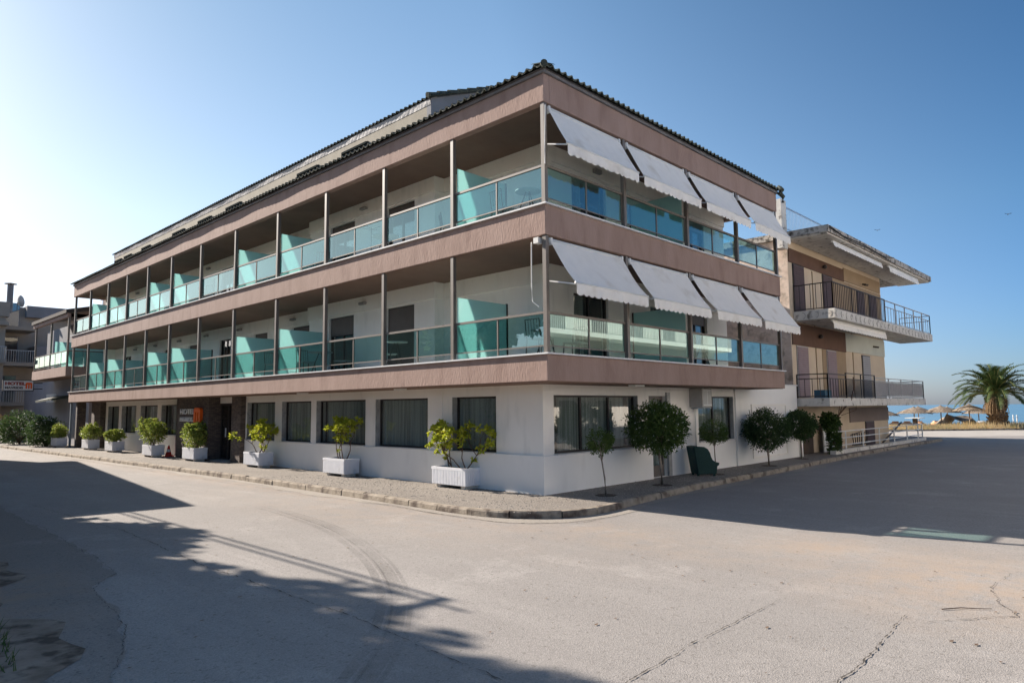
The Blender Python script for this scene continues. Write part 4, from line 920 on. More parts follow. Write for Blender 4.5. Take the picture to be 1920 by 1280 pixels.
MB().box(x0+.1, .4, 37.6, 37.616, 4.55, 6.1).build('balcony_divider', DIVG, CW)
MB().box(x0+1.3, 4, 36.2, 36.216, 4.55, 6.05).build('balcony_divider', DIVG, CW)
MB().box(.6, .8, 37.7, yb+5, 4.5, 7.6).build('upper_wall', OLDG, CW); MB().box(1.6, 1.8, ya+.4, 37.7, 4.5, 7.6).build('upper_wall', WALL, CW)
MB().box(.0, .3, 34.4, 50.5, -.1, 3.94).build('ground_wall', GREYW, CW); MB().box(-.03, 0, 41.6, 44.0, 2.55, 3.1).build('white_notice_board', SIGN, CW)
m = MB(); m.v = [(-1.0, 38.2, 2.75), (0, 38.2, 2.95), (0, 42.2, 2.95), (-1.0, 42.2, 2.65), (-1.0, 38.2, 2.63), (0, 38.2, 2.8), (0, 42.2, 2.8), (-1.0, 42.2, 2.53)]
m.f = [(0, 1, 2, 3), (7, 6, 5, 4), (0, 3, 7, 4), (0, 4, 5, 1), (3, 2, 6, 7)]; m.build('door_canopy', TILE, CW)
m = MB()
for k, (y, h) in enumerate(((34.5, .9), (34.9, 1.0), (35.4, .85), (36.1, 1.05), (36.6, .9), (37.4, 1.0))): m.tube([(.6+.25*k, y, 8.0), (.6+.25*k, y, 8.4+h)], .14, 8)
m.build('flue_pipes', WMET, CW)
D = thing('old_apartment_block', 'old beige and grey apartment block with balconies behind at the far left', 'apartment block', (-2, 54, 0))
m = MB(); m.box(-2.6, -1.45, 50, 64, -.1, 9.5); m.box(-1.45, 7, 55, 64, -.1, 10.2); m.box(-.5, 7, 53.2, 55, -.1, 7.0) if False else None; m.build('wall', OLDB, D)
MB().box(.6, 7.2, 54.4, 57, 9.4, 10.3).build('parapet', OLDG, D); MB().box(-2.7, -1.3, 49.8, 52, 8.8, 9.85).build('parapet', OLDB, D)
for z in (2.6, 5.6, 8.3):
    MB().box(-1.45, .9, 52.2, 55, z-.18, z+.1).build('balcony_slab', OLDB, D)
    f = MB(); f.box(-1.45, .9, 52.22, 52.26, z+.95, z+1.0)
    for k in range(16): f.box(-1.4+k*.15, -1.37+k*.15, 52.22, 52.25, z+.1, z+.95)
    f.build('balcony_railing', GIRO, D) if z < 8 else None
    MB().box(-2.7, -1.45, 49.0, 50, z-.2, z+.08).build('balcony_slab', OLDB, D)
    f = MB(); f.box(-2.7, -1.5, 49.03, 49.07, z+.95, z+1.0)
    for k in range(9): f.box(-1.55-k*.13, -1.52-k*.13, 49.03, 49.06, z+.08, z+.95)
    f.build('balcony_railing', GIRO, D) if z < 8 else None
MB().box(.9, 4, 52.4, 55, 5.4, 7.0).build('balcony_parapet', OLDG, D)
for (a, b, z) in ((-.9, .2, 5.7), (-.9, .2, 2.7), (-.9, .2, 8.4)):
    yy = 54.96 if a > -1.4 else 49.96
    fo = MB().box(a-.06, b+.06, yy, yy+.039, z, z+2.1).build('balcony_door', OLDG, D); MB().box(a, b, yy-.01, yy-.001, z+.05, z+2.04).build('pane', WING, fo)
m = MB(); m.tube([(-1.05, 51.5, 9.3), (-1.05, 51.5, 11.35)], .2, 12).build('chimney', FLAS, D)
m = MB(); m.lathe([(.0, 11.55), (.42, 11.45), (.4, 11.42), (0, 11.44)], -1.05, 51.5, 12); m.tube([(-1.05, 51.5, 11.3), (-1.05, 51.5, 11.45)], .06, 6); m.build('chimney_cap', FLAS, D)
m = MB(); m.lathe([(0, 0), (.2, .03), (.38, .1), (.45, .15)], 0, 0, 16); o = m.build('satellite_dish', GIRO, None, smooth=True); o.location = (-.55, 51.2, 10.15); o.rotation_euler = (1.35, 0, 1.9); tag(o, 'satellite dish on the far left roof next to the tall chimney', 'satellite dish')
m = MB(); m.tube([(-.6, 51.3, 9.5), (-.6, 51.3, 10.1)], .03, 6); m.build('dish_mast', FLAS, D)
lb = MB(); lb.box(-3.1, -2.0, 44, 52, .28, .42).box(-2.9, -2.2, 45, 45.4, -.05, .28).box(-2.9, -2.2, 50, 50.4, -.05, .28); o = lb.build('stone_bench', CONC, bevel=.02); tag(o, 'long low concrete bench on the pavement at the far left end', 'bench')

# ================================================================ PLANTS
def leafcard(m, p, L, W, rr, droop=.2, d=None):
    d = d or Vector((rr.gauss(0, 1), rr.gauss(0, 1), rr.gauss(0, 1)+.2)).normalized()
    a = d.cross(Vector((rr.gauss(0, 1), rr.gauss(0, 1), rr.gauss(0, 1)))).normalized()
    n = a.cross(d)
    i = len(m.v); q = p+d*L*.5+n*L*.06; e = p+d*L
    m.v += [tuple(p), tuple(q+a*W/2), tuple(e-Vector((0, 0, L*droop))), tuple(q-a*W/2)]
    m.f += [(i, i+1, i+2, i+3)]
def crown(c, r, n, L, W, lm_mesh, rr, shell=.55, lumps=0, up_=0):
    m = lm_mesh; blobs = [(Vector(c), Vector(r))]
    for k in range(lumps):
        d = Vector((rr.gauss(0, 1), rr.gauss(0, 1), rr.gauss(0, .9))).normalized()
        blobs.append((Vector(c)+Vector((d.x*r[0], d.y*r[1], d.z*r[2]))*.72, Vector(r)*rr.uniform(.28, .48)))
    for i in range(n):
        b, s = blobs[0] if (lumps == 0 or rr.random() < .45) else rr.choice(blobs[1:])
        d = Vector((rr.gauss(0, 1), rr.gauss(0, 1), rr.gauss(0, 1))).normalized(); q = shell+(1-shell)*rr.random()**.6
        if sin(d.x*7+b.x*9+b.z*5)*sin(d.y*6+1.3+b.y*7)*sin(d.z*7+2.1) > .22 and rr.random() < .85: continue
        q *= 1+.10*sin(d.x*9+d.y*7+b.x*3)+.09*sin(d.z*11+d.x*5)
        p = b+Vector((d.x*s.x, d.y*s.y, d.z*s.z))*q
        v = (d*.9+Vector((rr.gauss(0, .6), rr.gauss(0, .6), rr.gauss(0, .6)+up_))).normalized()
        leafcard(m, p, L*rr.uniform(.6, 1.3), W*rr.uniform(.7, 1.2), rr, .1, v)
def shrub(name, label, x, y, seed, nst, hgt, spread, lm, nleaf, box=None, Ll=.11, group='white planters along the hotel front', dens=1.0, ball=None):
    rr = random.Random(seed); t = thing(name, label, 'potted shrub', (x, y, -.012), 0, group)
    bl, bw, bh = box or ((1.25, .56, .42) if y < 4 else (1.12, .5, .43)); f0 = .08
    m = MB(); n = 22   # ribbed box
    zt = f0+bh
    m.box(-bw/2, bw/2, -bl/2, bl/2, f0, zt-.06)
    m.box(-bw/2-.015, -bw/2+.04, -bl/2-.015, bl/2+.015, zt-.06, zt); m.box(bw/2-.04, bw/2+.015, -bl/2-.015, bl/2+.015, zt-.06, zt)
    m.box(-bw/2+.04, bw/2-.04, -bl/2-.015, -bl/2+.04, zt-.06, zt); m.box(-bw/2+.04, bw/2-.04, bl/2-.04, bl/2+.015, zt-.06, zt)
    for k in range(n):
        c = -bl/2+bl*(k+.5)/n; m.box(-bw/2-.014, -bw/2, c-.017, c+.017, f0+.01, zt-.06); m.box(bw/2, bw/2+.014, c-.017, c+.017, f0+.01, zt-.06)
    for k in range(9):
        c = -bw/2+bw*(k+.5)/9; m.box(c-.02, c+.02, -bl/2-.012, -bl/2, f0+.01, zt-.06); m.box(c-.02, c+.02, bl/2, bl/2+.012, f0+.01, zt-.06)
    m.build('planter_box', PLAN, t, local=True)
    for sy in (-.36, .36): MB().box(-bw/2+.06, bw/2-.06, sy*bl-.07, sy*bl+.07, 0, f0-.001).build('foot', CONC, t, local=True)
    MB().box(-bw/2+.045, bw/2-.045, -bl/2+.045, bl/2-.045, zt-.055, zt-.04).build('soil', SOIL, t, local=True)
    br = MB(); lf = MB(); tips = []
    def grow(p, d, L, r, lev):
        pts = [p]; q = p; dd = d
        for s in range(3):
            dd = (dd+Vector((rr.gauss(0, .2), rr.gauss(0, .2), rr.gauss(0, .12)+.1))).normalized(); q = q+dd*L/3; pts.append(q)
        br.tube(pts, r, 5, r*.65, cap=False)
        if lev == 0: tips.append((q, dd)); return
        for k in range(rr.choice((2, 2, 3))):
            nd = (dd+Vector((rr.gauss(0, .6), rr.gauss(0, .65), rr.gauss(.05, .38)))).normalized(); grow(q, nd, L*rr.uniform(.6, .85), r*.62, lev-1)
        if rr.random() < .5: tips.append((pts[2], dd))
    for cy in nst:
        for k in range(rr.choice((2, 3))):
            d = Vector((rr.gauss(0, .3)*spread, rr.gauss(0, .45)*spread, 1)).normalized(); grow(Vector((rr.gauss(0, .05), cy+rr.gauss(0, .05), zt-.05)), d, hgt*.36, .017, 3)
    for p, d in tips:
        if p.z < zt+.03: p.z = zt+.05
        for k in range(int(nleaf*rr.uniform(.6, 1.3))):
            v = (d*.5+Vector((rr.gauss(0, .8), rr.gauss(0, .8), rr.gauss(.1, .55)))).normalized(); leafcard(lf, p-d*rr.uniform(0, .09), Ll*rr.uniform(.6, 1.15), Ll*.42, rr, .12, v)
    if ball: crown((0, 0, zt+ball[2]*1.0), (ball[1]*.8, ball[1], ball[2]), ball[0], Ll, Ll*.42, lf, rr, .15, 16, .2)
    br.build('branches', STEM, t, local=True, smooth=True); lf.build('foliage', lm, t, local=True)
    return t
shrub('potted_shrub', 'ribbed white planter nearest the hotel corner with two yellow green shrubs', -.26, 2.6, 11, (-.28, .3), 1.25, 1.1, LYEL, 16, Ll=.13)
shrub('potted_shrub', 'second white planter from the corner with branching yellow green shrub reaching over its left', -.42, 7.55, 22, (-.25, .12), 1.3, 1.3, LYEL, 16, Ll=.13)
shrub('potted_shrub', 'white planter just right of the hotel entrance with spreading yellow green shrub', -.52, 12.55, 35, (-.2, .15), 1.2, 1.5, LYEL, 18, Ll=.13)
shrub('potted_shrub', 'white planter in front of the stone sign wall with dense green bush', -.72, 17.45, 41, (-.2, 0, .2), 1.1, 1.3, LMID, 14, Ll=.12, ball=(1612, .62, .46))
shrub('potted_shrub', 'white planter left of the stone sign wall beside the red cone, with rounded green bush', -.92, 21.35, 52, (-.2, 0, .2), 1.2, 1.1, LMID, 14, Ll=.12, ball=(1612, .56, .50))
shrub('potted_shrub', 'small planter with low flowering bush, third from the left end of the row', -.85, 26.7, 63, (-.2, .1), .7, 1.3, LMID, 12, Ll=.12, ball=(992, .52, .26))
shrub('potted_shrub', 'planter with low rounded bush, second from the left end of the row', -.92, 30.3, 71, (-.2, .2), .95, 1.3, LMID, 12, Ll=.12, ball=(1178, .6, .36))
shrub('potted_shrub', 'leftmost planter beside the dark oleander bush, with a low leafy shrub', -1.3, 34.75, 85, (-.15, .2), .9, 1.2, LMID, 12, Ll=.12, ball=(1054, .5, .34))

def street_tree(label, x, y, cx, cy, zc, r, hz, n, seed, lm=LPRV, L=.075, W=.03, tr=.03, name='street_tree', flowers=0, spike=0, lumps=6):
    rr = random.Random(seed); t = thing(name, label, 'tree', (x, y, -.012), 0, 'small round trees on the side street pavement')
    dx, dy = cx-x, cy-y; m = MB(); m.tube([(0, 0, 0), (dx*.2+.01, dy*.2, zc*.3), (dx*.6-.01, dy*.6, zc*.62), (dx, dy, zc*.9)], tr, 8, tr*.6)
    for k in range(9):
        a = k*.9; m.tube([(dx*.7, dy*.7, zc*.62), (dx+r*.4*cos(a), dy+r*.4*sin(a), zc), (dx+r*.75*cos(a+.3), dy+r*.75*sin(a+.3), zc+hz*rr.uniform(-.3, .6))], tr*.35, 5, tr*.12)
    m.build('trunk', BARK, t, local=True, smooth=True)
    m = MB(); crown((dx, dy, zc), (r, r, hz), n, L, W, m, rr, .5, lumps)
    for k in range(spike):
        d = Vector((rr.gauss(0, 1), rr.gauss(0, 1), rr.gauss(0, .8))).normalized(); p0 = Vector((dx+d.x*r*.85, dy+d.y*r*.85, zc+d.z*hz*.85)); ln = rr.uniform(.08, .25)*r*1.3
        for j in range(7): leafcard(m, p0+d*ln*j/7, L*.8, W*.8, rr, .1)
    m.build('crown', lm, t, local=True)
    if flowers:
        m = MB()
        for k in range(flowers):
            d = Vector((rr.gauss(0, 1), rr.gauss(0, 1), rr.gauss(0, 1))).normalized(); p = Vector((dx+d.x*r, dy+d.y*r, zc+d.z*hz)); leafcard(m, p, .03, .03, rr)
        m.build('blossom', WFLO, t, local=True)
    MB().lathe([(0, .006), (.22, .008), (.26, .0)], 0, 0, 10).build('tree_pit', SOIL, t, local=True)
    return t
street_tree('thin leaning sapling with small round crown nearest the hotel corner', .79, -1.11, .70, -1.05, 1.17, .30, .29, 2200, 1, L=.055, W=.03, tr=.022, spike=20, lumps=4)
street_tree('largest round tree with dense crown and pale flower specks in front of the side door', 3.25, -1.02, 3.18, -.95, 1.42, .74, .60, 10500, 2, L=.085, W=.034, tr=.045, flowers=190, spike=420, lumps=9)
street_tree('small sparse wispy tree with thin stem in front of the green armchair', 6.49, -.77, 6.5, -.75, 1.2, .38, .34, 2400, 3, L=.07, W=.02, tr=.02, spike=200, lumps=4)
street_tree('round dark tree in front of the framed white garden wall', 10.06, -.77, 9.95, -.75, 1.16, .68, .62, 9500, 4, lm=LDRK, L=.085, W=.035, tr=.04, spike=260, lumps=9)
street_tree('round dark glossy tree next to the beige building door, farthest from the corner', 13.52, -.47, 13.5, -.47, 1.22, .58, .50, 6500, 5, lm=LDRK, L=.09, W=.045, tr=.035, spike=40, lumps=8)
vn = thing('climbing_vine', 'green creeper climbing a post up to the lower concrete balcony', 'vine', (16.6, -.55, -.012))
rr = random.Random(9); m = MB(); crown((0, 0, .5), (.28, .25, .75), 1500, .11, .07, m, rr, .3, 8); crown((-.25, 0, 1.25), (.55, .3, .36), 1500, .12, .08, m, rr, .3, 6); m.build('foliage', LVIN, vn, local=True)
m = MB(); m.tube([(0, .05, 0), (.05, 0, .8), (.1, -.2, 1.5), (.35, -.62, 2.1), (.7, -.64, 2.6), (.8, -.6, 3.0)], .045, 6, .02); m.tube([(-.2, -.3, 1.5), (-.9, -.6, 1.9), (-1.2, -.62, 2.2)], .014, 5); m.tube([(-.1, -.3, 1.5), (-.6, -.65, 2.1)], .012, 5); m.tube([(.1, -.3, 1.5), (.8, -.64, 1.7), (1.0, -.6, 2.15)], .012, 5); m.build('stem', STEM, vn, local=True, smooth=True)
# big bushes at the left end
def bush(name, label, x, y, r, hz, n, seed, lm, fl=None, nf=0, L=.13, W=.045):
    rr = random.Random(seed); t = thing(name, label, 'bush', (x, y, -.012), 0, 'large bushes at the left end of the pavement')
    m = MB()
    for k in range(9): a = k*.7; m.tube([(0, 0, 0), (r*.3*cos(a), r*.3*sin(a), hz*.6), (r*.7*cos(a), r*.7*sin(a), hz*1.2)], .03, 5, .012)
    m.build('stems', STEM, t, local=True); m = MB(); crown((0, 0, hz*.95), (r, r, hz), n, L, W, m, rr, .45, 14, .3); m.build('foliage', lm, t, local=True)
    if nf:
        m = MB()
        for k in range(nf):
            d = Vector((rr.gauss(0, 1), rr.gauss(0, 1), rr.gauss(.5, 1))).normalized()
            for j in range(4): leafcard(m, Vector((d.x*r*1.02, d.y*r*1.02, hz*.95+d.z*hz*1.02))+Vector((rr.gauss(0, .05), rr.gauss(0, .05), rr.gauss(0, .05))), .06, .06, rr)
        m.build('blossom', fl, t, local=True)
bush('oleander_bush', 'dark oleander bush with white blossom beside the leftmost planter', -1.55, 36.6, 1.05, .85, 8000, 31, LDRK, WFLO, 90)
bush('oleander_bush', 'taller dark green bush between the white oleander and the reddish bush', -1.9, 41.3, 1.15, 1.08, 8000, 32, LDRK, WFLO, 25)
bush('red_leaved_bush', 'reddish flowering bush at the far left of the pavement behind the green bushes', -2.1, 46.5, 1.2, .95, 5500, 33, LRED, PFLO, 60)

# palm
pb = at_depth(53.6, 53.6*(1868-960)/1286.06*.995)
pm = thing('palm_tree', 'stout date palm with wide arching crown on the verge by the beach', 'palm tree', (pb.x, pb.y, RZ-.1))
rr = random.Random(4); m = MB()
prof = [(.82, 0), (.70, .35), (.56, .9), (.54, 1.5), (.64, 2.1), (.52, 2.5), (.3, 2.8)]
i0 = 0; N = 18
for k, (r_, z_) in enumerate(prof):
    m.v += [((r_+rr.uniform(-.06, .06))*cos(2*pi*j/N)-.16*z_, (r_+rr.uniform(-.06, .06))*sin(2*pi*j/N), z_) for j in range(N)]
for k in range(len(prof)-1):
    for j in range(N): m.f.append((k*N+j, k*N+(j+1) % N, (k+1)*N+(j+1) % N, (k+1)*N+j))
for k in range(240):   # leaf base stubs
    z_ = rr.uniform(.15, 2.5); a = rr.uniform(0, 6.28); r_ = .58; p = Vector((r_*cos(a)-.16*z_, r_*sin(a), z_)); m.tube([p, p+Vector((cos(a)*.16, sin(a)*.16, .16))], .06, 4, .03)
m.build('trunk', PTRK, pm, local=True)
m = MB(); ribs = MB(); top = Vector((-.42, 0, 2.75))
for k in range(62):
    a = k*2.39996+rr.uniform(-.15, .15); e = .15+1.25*(1-(k/74))**.8 if k < 70 else -.2; e = R(70)*(1-(k/61)**1.0)+R(8); L = rr.uniform(2.9, 3.6)*(.8 if k < 8 else 1); d = Vector((cos(a)*cos(e), sin(a)*cos(e), sin(e))); P = [top.copy()]; q = top.copy(); dd = d.copy()
    for s in range(12):
        q = q+dd*L/12; P.append(q.copy()); dd = (dd+Vector((0, 0, -.05-.017*s))).normalized()
    ribs.tube(P, .035, 4, .01, cap=False)
    side = Vector((-sin(a), cos(a), 0))
    for s in range(2, 12):
        for u in range(5):
            t = s+u/5
            if t >= 12: break
            i = int(t); p = P[i].lerp(P[i+1], t-i); tg = (P[i+1]-P[i]).normalized(); ll = .52*sin(pi*min(1, (t-1)/11)**.75)**.6+.08; nn = side.cross(tg)
            for sg_ in (-1, 1):
                ld = (side*sg_*.75+tg*.6+nn*(.35 if nn.z > 0 else -.35)+Vector((0, 0, -.15))+Vector((rr.gauss(0, .08), rr.gauss(0, .08), rr.gauss(0, .08)))).normalized()
                i1 = len(m.v); e_ = p+ld*ll; wv = tg*.035; m.v += [tuple(p-wv), tuple(p+wv), tuple(e_)]; m.f.append((i1, i1+1, i1+2))
m.build('fronds', LPAL, pm, local=True); ribs.build('frond_ribs', mat('frond_rib', (.22, .2, .07)), pm, local=True)
m = MB()
for k in range(26):
    a = rr.uniform(2.2, 4.2); p = top+Vector((0, 0, -.35)); P = [p, p+Vector((cos(a)*.5, sin(a)*.5, .1)), p+Vector((cos(a)*.95, sin(a)*.95, -.5)), p+Vector((cos(a)*1.05, sin(a)*1.05, -1.1))]; m.tube(P, .035, 4, .01)
m.build('dead_fronds', mat('dead_frond', (.3, .2, .11), (.38, .27, .16), 5), pm, local=True)

# dry grass on the verge
m = MB(); rr = random.Random(12)
for k in range(9000):
    d = rr.uniform(51.9, 56.5); s = rr.uniform(22, 48); p = at_depth(d, s); z = RZ+.02+rr.random()*.12
    hh = rr.uniform(.12, .42)*(1.5 if abs(s-37.5) < 2 else 1); dx, dy = rr.gauss(0, .1), rr.gauss(0, .1); i = len(m.v); w_ = rr.uniform(.02, .05)
    m.v += [(p.x-w_, p.y+w_, z-.1), (p.x+w_, p.y-w_, z-.1), (p.x+dx, p.y+dy, z+hh)]; m.f.append((i, i+1, i+2))
o = m.build('dry_grass', DRYG); o['kind'] = 'stuff'; o['label'] = 'dry yellow grass on the verge between seaside road and beach'; o['category'] = 'grass'
m = MB()
for k in range(2200):
    y = rr.uniform(-3.5, 14); x = -9.98-abs(rr.gauss(0, .35))-.03*max(0, -y)*3; z = RZ; hh = rr.uniform(.03, .13); i = len(m.v)
    m.v += [(x-.006, y, z), (x+.006, y+.004, z), (x+rr.gauss(0, .05), y+rr.gauss(0, .05), z+hh)]; m.f.append((i, i+1, i+2))
o = m.build('weeds', LVIN); o['kind'] = 'stuff'; o['label'] = 'green weeds along the dirt edge at the far left'; o['category'] = 'weeds'

# beach umbrellas etc.
def umb(px_, py_, d, label, sc_=1.0, tilt=0):
    s = d*(px_-960)/1286.06; p = at_depth(d, s*1.0); zt = 1.923-(py_-757)/1286.06*d; zg = gz(d)
    t = thing('straw_parasol', label, 'parasol', (p.x, p.y, zg), 0, 'straw parasols on the beach')
    h = zt-zg; m = MB(); r_ = 1.15*sc_; n = 28; i0 = 0
    rr = random.Random(int(px_))
    m.lathe([(.02, h+.06), (.12, h-.02), (.5*r_, h-.2), (.8*r_, h-.36), (r_, h-.5)], 0, 0, n)
    m.lathe([(r_, h-.5), (.6*r_, h-.36), (.02, h-.1)], 0, 0, n)
    for k in range(160): a = rr.uniform(0, 6.28); m.tube([(r_*.8*cos(a), r_*.8*sin(a), h-.36), (r_*1.05*cos(a), r_*1.05*sin(a), h-.52-rr.uniform(0, .08))], .015, 3, .004)
    o = m.build('thatch', STRW, t, local=True); o.rotation_euler = (tilt, tilt*.5, 0)
    MB().tube([(0, 0, 0), (0, 0, h)], .045, 6).build('pole', BARK, t, local=True)
umb(1652, 768, 60, 'straw parasol just right of the beige building wall, leftmost of the parasols', 1.0)
umb(1708, 764, 58, 'straw parasol above the small table on the beach', 1.12)
umb(1716, 763, 66, 'straw parasol hidden behind the one above the table', 1.0)
umb(1758, 762, 57, 'straw parasol left of the brown tarpaulin tent, nearer of two', 1.05)
umb(1770, 764, 63, 'straw parasol left of the brown tarpaulin tent, farther of two', 1.0)
umb(1811, 760, 55, 'nearer straw parasol over the tarpaulin, close to the palm', 1.05)
umb(1828, 766, 61, 'farther straw parasol between the tarpaulin and the palm', 1.05)
def bp_(px_, d): p = at_depth(d, d*(px_-960)/1286.06); return p
p = bp_(1709, 54); t = thing('beach_table', 'small flat topped table on a dark post by the beach', 'table', (p.x, p.y, RZ-.05))
MB().box(-.85, .85, -.5, .5, .95, 1.0).build('table_top', WMET, t, local=True); MB().box(-.15, .15, -.15, .15, 0, .95).build('leg', IRON, t, local=True)
p = bp_(1785, 57.5); t = thing('tarpaulin_tent', 'collapsed brown and cream tarpaulin tent on the verge beneath the parasols', 'tent', (p.x, p.y, RZ-.25), -R(46))
m = MB(); rr = random.Random(3)
pts = [(-1.75, .1), (-1.2, .75), (-.75, 1.35), (-.1, 1.15), (.5, 1.25), (.95, 1.3), (1.2, .9), (1.55, .35), (1.7, .1)]
for (x, z) in pts:
    for j in range(7): v = j/6; m.v.append((x+rr.uniform(-.06, .06), (v-.5)*2.0, max(0, z*(1-abs(v-.5)*.6)+rr.uniform(-.07, .07))))
for i in range(len(pts)-1):
    for j in range(6): m.f.append((i*7+j, (i+1)*7+j, (i+1)*7+j+1, i*7+j+1))
o = m.build('canvas', TARP, t, local=True); s = o.modifiers.new('s', 'SOLIDIFY'); s.thickness = .03
m = MB()
for x in (-.75, .95): m.tube([(x, -.6, 0), (x, -.5, 1.25)], .03, 6)
m.build('tent_pole', BARK, t, local=True)
p = bp_(1832, 58.5); t = thing('rowing_boat', 'white upturned bow of a small boat left of the palm trunk', 'boat', (p.x, p.y, RZ-.25), -R(46))
m = MB()
def hull(a, b):
    t_ = (a-.5)*2; w_ = .55*(1-abs(t_)**2.2); ang = pi*b; return (t_*.85+.1*(b-.5), w_*cos(ang), .15+.62*sin(ang)*(1-abs(t_)**3*.6)+(.25 if t_ > .5 else 0)*(t_-.5)*2)
m.grid(hull, 14, 10); m.build('hull', BOAT, t, local=True, smooth=True); MB().bar((-.8, 0, .2), (.85, 0, .35), .06, .5).build('keel', BOAT, t, local=True)
for px_, lb_ in ((1694, 'orange pedal boat left of the table post'), (1716, 'orange pedal boat right of the table post'), (1672, 'orange pedal boat next to the beige building corner'), (1748, 'orange pedal boat left of the tent')):
    p = bp_(px_, 60); t = thing('pedal_boat', lb_, 'pedal boat', (p.x, p.y, gz(60)+.35), -R(46), 'orange pedal boats on the sand')
    m = MB(); m.lathe([(0, .40), (.3, .36), (.46, .22), (.5, .08), (.4, 0)], 0, 0, 14); m.build('hull', BUOY, t, local=True, smooth=True); MB().box(-.22, .22, -.12, .12, .36, .46).build('seat', BUOY, t, local=True)
for px_, lb_ in ((1892, 'short white post on the sand right of the palm'), (1899, 'white post nearest the right edge on the sand')):
    p = bp_(px_, 60); m = MB(); m.tube([(p.x, p.y, gz(60)), (p.x, p.y, gz(60)+1.25)], .05, 6); m.box(p.x-.12, p.x+.12, p.y-.02, p.y+.02, gz(60)+1.0, gz(60)+1.12); tag(m.build('beach_post', WMET), lb_, 'post', 'white posts on the sand')

# road debris
m = MB(); m.tube([(-3.62, -8.42, RZ+.012), (-3.45, -8.55, RZ+.015), (-3.36, -8.68, RZ+.012), (-3.27, -8.78, RZ+.010)], .006, 5, .003); tag(m.build('twig', STEM), 'thin brown twig lying on the asphalt at lower right', 'twig')
m = MB(); rr = random.Random(77)
for k in range(260):
    x, y = rr.uniform(-10, -1.5), rr.uniform(-9.5, 8); r_ = rr.uniform(.006, .018); a = rr.uniform(0, 6)
    m.quad(*[(x+r_*cos(a+q*1.57)*(1 if q % 2 else 2.0), y+r_*sin(a+q*1.57), RZ+.010+.001*(q % 2)) for q in range(4)])
o = m.build('leaf_litter', mat('dry_leaf', (.10, .06, .04), (.2, .13, .08), 10)); o['kind'] = 'stuff'; o['label'] = 'tiny dry leaves and grit scattered over the asphalt'; o['category'] = 'litter'

# birds
for (px_, py_, d, lb_) in ((1890, 402, 60, 'dark bird high in the sky above the palm'), (1645, 432, 70, 'tiny bird in the sky just right of the beige roof slab')):
    v = fw+r2*(px_-960)/1286.06+u2*(640-py_)/1286.06; p = CAMLOC+v*d
    t = thing('bird', lb_, 'bird', p, .6, 'birds in the sky'); m = MB(); m.tube([(-.14, 0, 0), (-.05, 0, .01), (.06, 0, .01), (.16, 0, -.01)], [.008, .04, .035, .006], 6); m.build('body', WIRE, t, local=True)
    for sg_ in (-1, 1): m = MB(); m.quad((-.04, 0, .01), (.06, 0, .01), (.02, sg_*.22, .12), (-.06, sg_*.3, .06)); m.build('wing', WIRE, t, local=True)

# ================================================================ ACROSS THE STREETS (outside the frame: shade and reflections)
hs = thing('house_across_street', 'pale two storey house across the left street, outside the picture', 'house', (-11.2, 19.7, 0), R(-7))
# eave corner must sit near (-7.9, 14.1, 5)
o = MB().box(-7.5, 2.6, -2.6, 14, -.2, 5.7).build('wall', OLDB, hs, local=True)
MB().box(-8, 3.4, -3.4, 14.6, 5.7, 5.95).build('roof', TILE, hs, local=True)
for y in (0, 4, 8): MB().box(2.6, 2.63, y, y+1.3, 1, 2.6).build('window', FRAM, hs, local=True)
rh = thing('added_row_house', 'added row of houses outside the picture, blocking bright sky from the first floor panes', 'added row house', (-14, 60, RZ))  # unseen row added so the left panes reflect walls instead of sky
MB().box(-22, -9.6, 37, 84, RZ, 6.6).build('wall', OLDB, rh); MB().box(-22.4, -9.2, 36.6, 84.4, 6.6, 6.85).build('roof', TILE, rh)
for k in range(9):
    for z in (.9, 3.9): MB().box(-9.6, -9.56, 38.5+k*5, 39.8+k*5, z, z+1.4).build('window', FRAM, rh)
rr = random.Random(50)
for (x, y, z, r_, lb_) in ((-11.8, 13.2, 5.3, 1.9, 'farthest'), (-13.1, 11.4, 7.5, 2.2, 'second farthest'), (-13.9, 9.0, 8.2, 2.3, 'second nearest'), (-14.9, 5.2, 8.2, 2.4, 'nearest')):
    t = thing('garden_tree', 'leafy garden tree across the left street, '+lb_+' from the camera', 'tree', (x, y, RZ), 0, 'garden trees across the left street')
    MB().tube([(0, 0, 0), (.1, 0, 1.5), (0, .1, z)], .16, 8, .08).build('trunk', BARK, t, local=True)
    m = MB(); crown((0, 0, z-RZ), (r_, r_*1.15, r_*.95), 15000, .34, .26, m, rr, .15, 7); m.build('crown', LPRV, t, local=True)
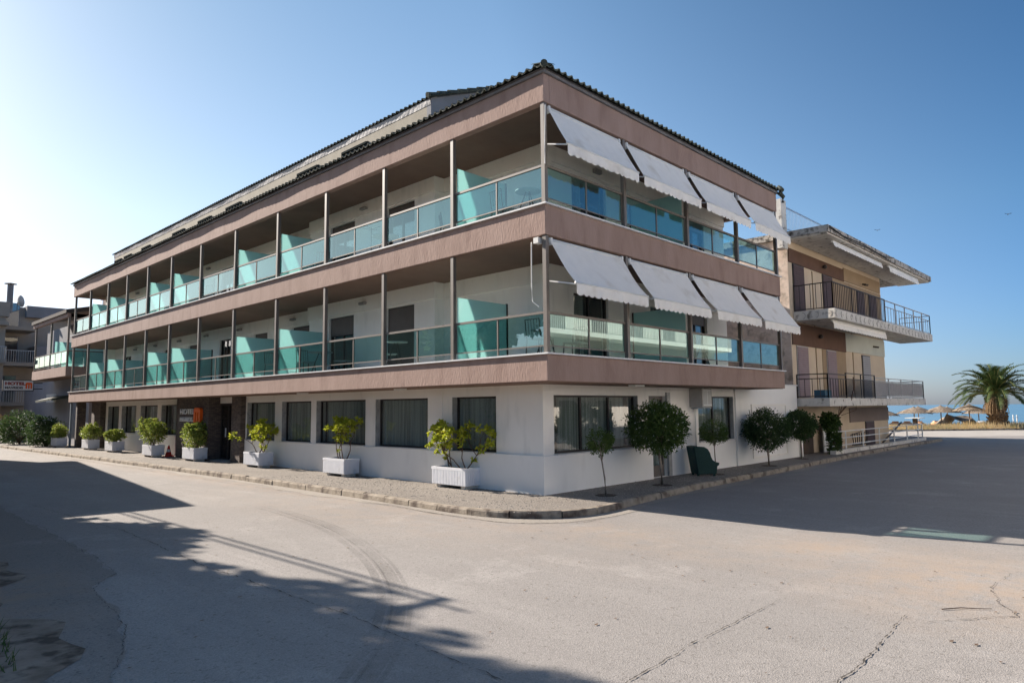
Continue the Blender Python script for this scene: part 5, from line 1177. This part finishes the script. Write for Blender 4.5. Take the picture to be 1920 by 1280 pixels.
hd = MB()
crown((-12.5, 6, 1.6), (1.0, 8, 2.6), 16000, .25, .17, hd, rr, .1, 0); o = hd.build('hedge', LPRV); tag(o, 'clipped hedge across the left street, outside the picture', 'hedge')
for k, (x, z) in enumerate(((-9.42, 6.0), (-9.75, 6.35))):
    m = MB(); m.tube([(x, 70-63.5*j/24, z-.5*sin(pi*j/24)) for j in range(25)], .03, 5); tag(m.build('power_line', WIRE), ('lower', 'upper')[k]+' black overhead power line along the left street', 'cable', 'overhead power lines')
m = MB(); m.tube([(-10.0, 6.5, RZ), (-10.0, 6.5, 6.8)], .11, 8, .08); m.box(-10.3, -8.8, 6.46, 6.54, 6.0, 6.1); 
for q in (): pass
m.build('utility_pole', BARK); tag(bpy.data.objects['utility_pole'], 'wooden utility pole across the left street, outside the picture', 'pole')
bpy.data.objects['utility_pole'].location = (-.6, 0, 0)
# white building with stair across the right street
rb = thing('white_building_across', 'white building with railed balconies and stair across the right street, outside the picture', 'building', (14, -16, 0))
MB().box(-1, 34, -24, -15.5, RZ, 9.3).build('wall', WALL, rb)
for z in (2.9, 5.9, 8.9):
    MB().box(-1.2, 34, -15.5, -14.2, z-.25, z).build('balcony_slab', WALL, rb)
    f = MB(); f.box(-1.2, 34, -14.26, -14.2, z+.95, z+1.0)
    for k in range(220): f.box(-1.1+k*.16, -1.06+k*.16, -14.25, -14.21, z, z+.95)
    f.build('balcony_railing', WMET, rb)
for k in range(9):
    for z in (.2, 3.0, 6.0): MB().box(.5+k*3.8, 1.9+k*3.8, -15.5, -15.46, z, z+2.1).build('balcony_door', FRAM, rb)
m = MB(); m.bar((8, -13.6, 3.0), (3.5, -13.6, RZ), .9, .2); m.build('stair', WALL, rb)
m = MB(); m.bar((8, -13.2, 3.95), (3.5, -13.2, .85), .05)
for k in range(26): t_ = k/26; m.box(8-4.5*t_-.02, 8-4.5*t_+.02, -13.22, -13.18, 3.0-3.1*t_, 3.95-3.1*t_)
m.build('stair_railing', WMET, rb)
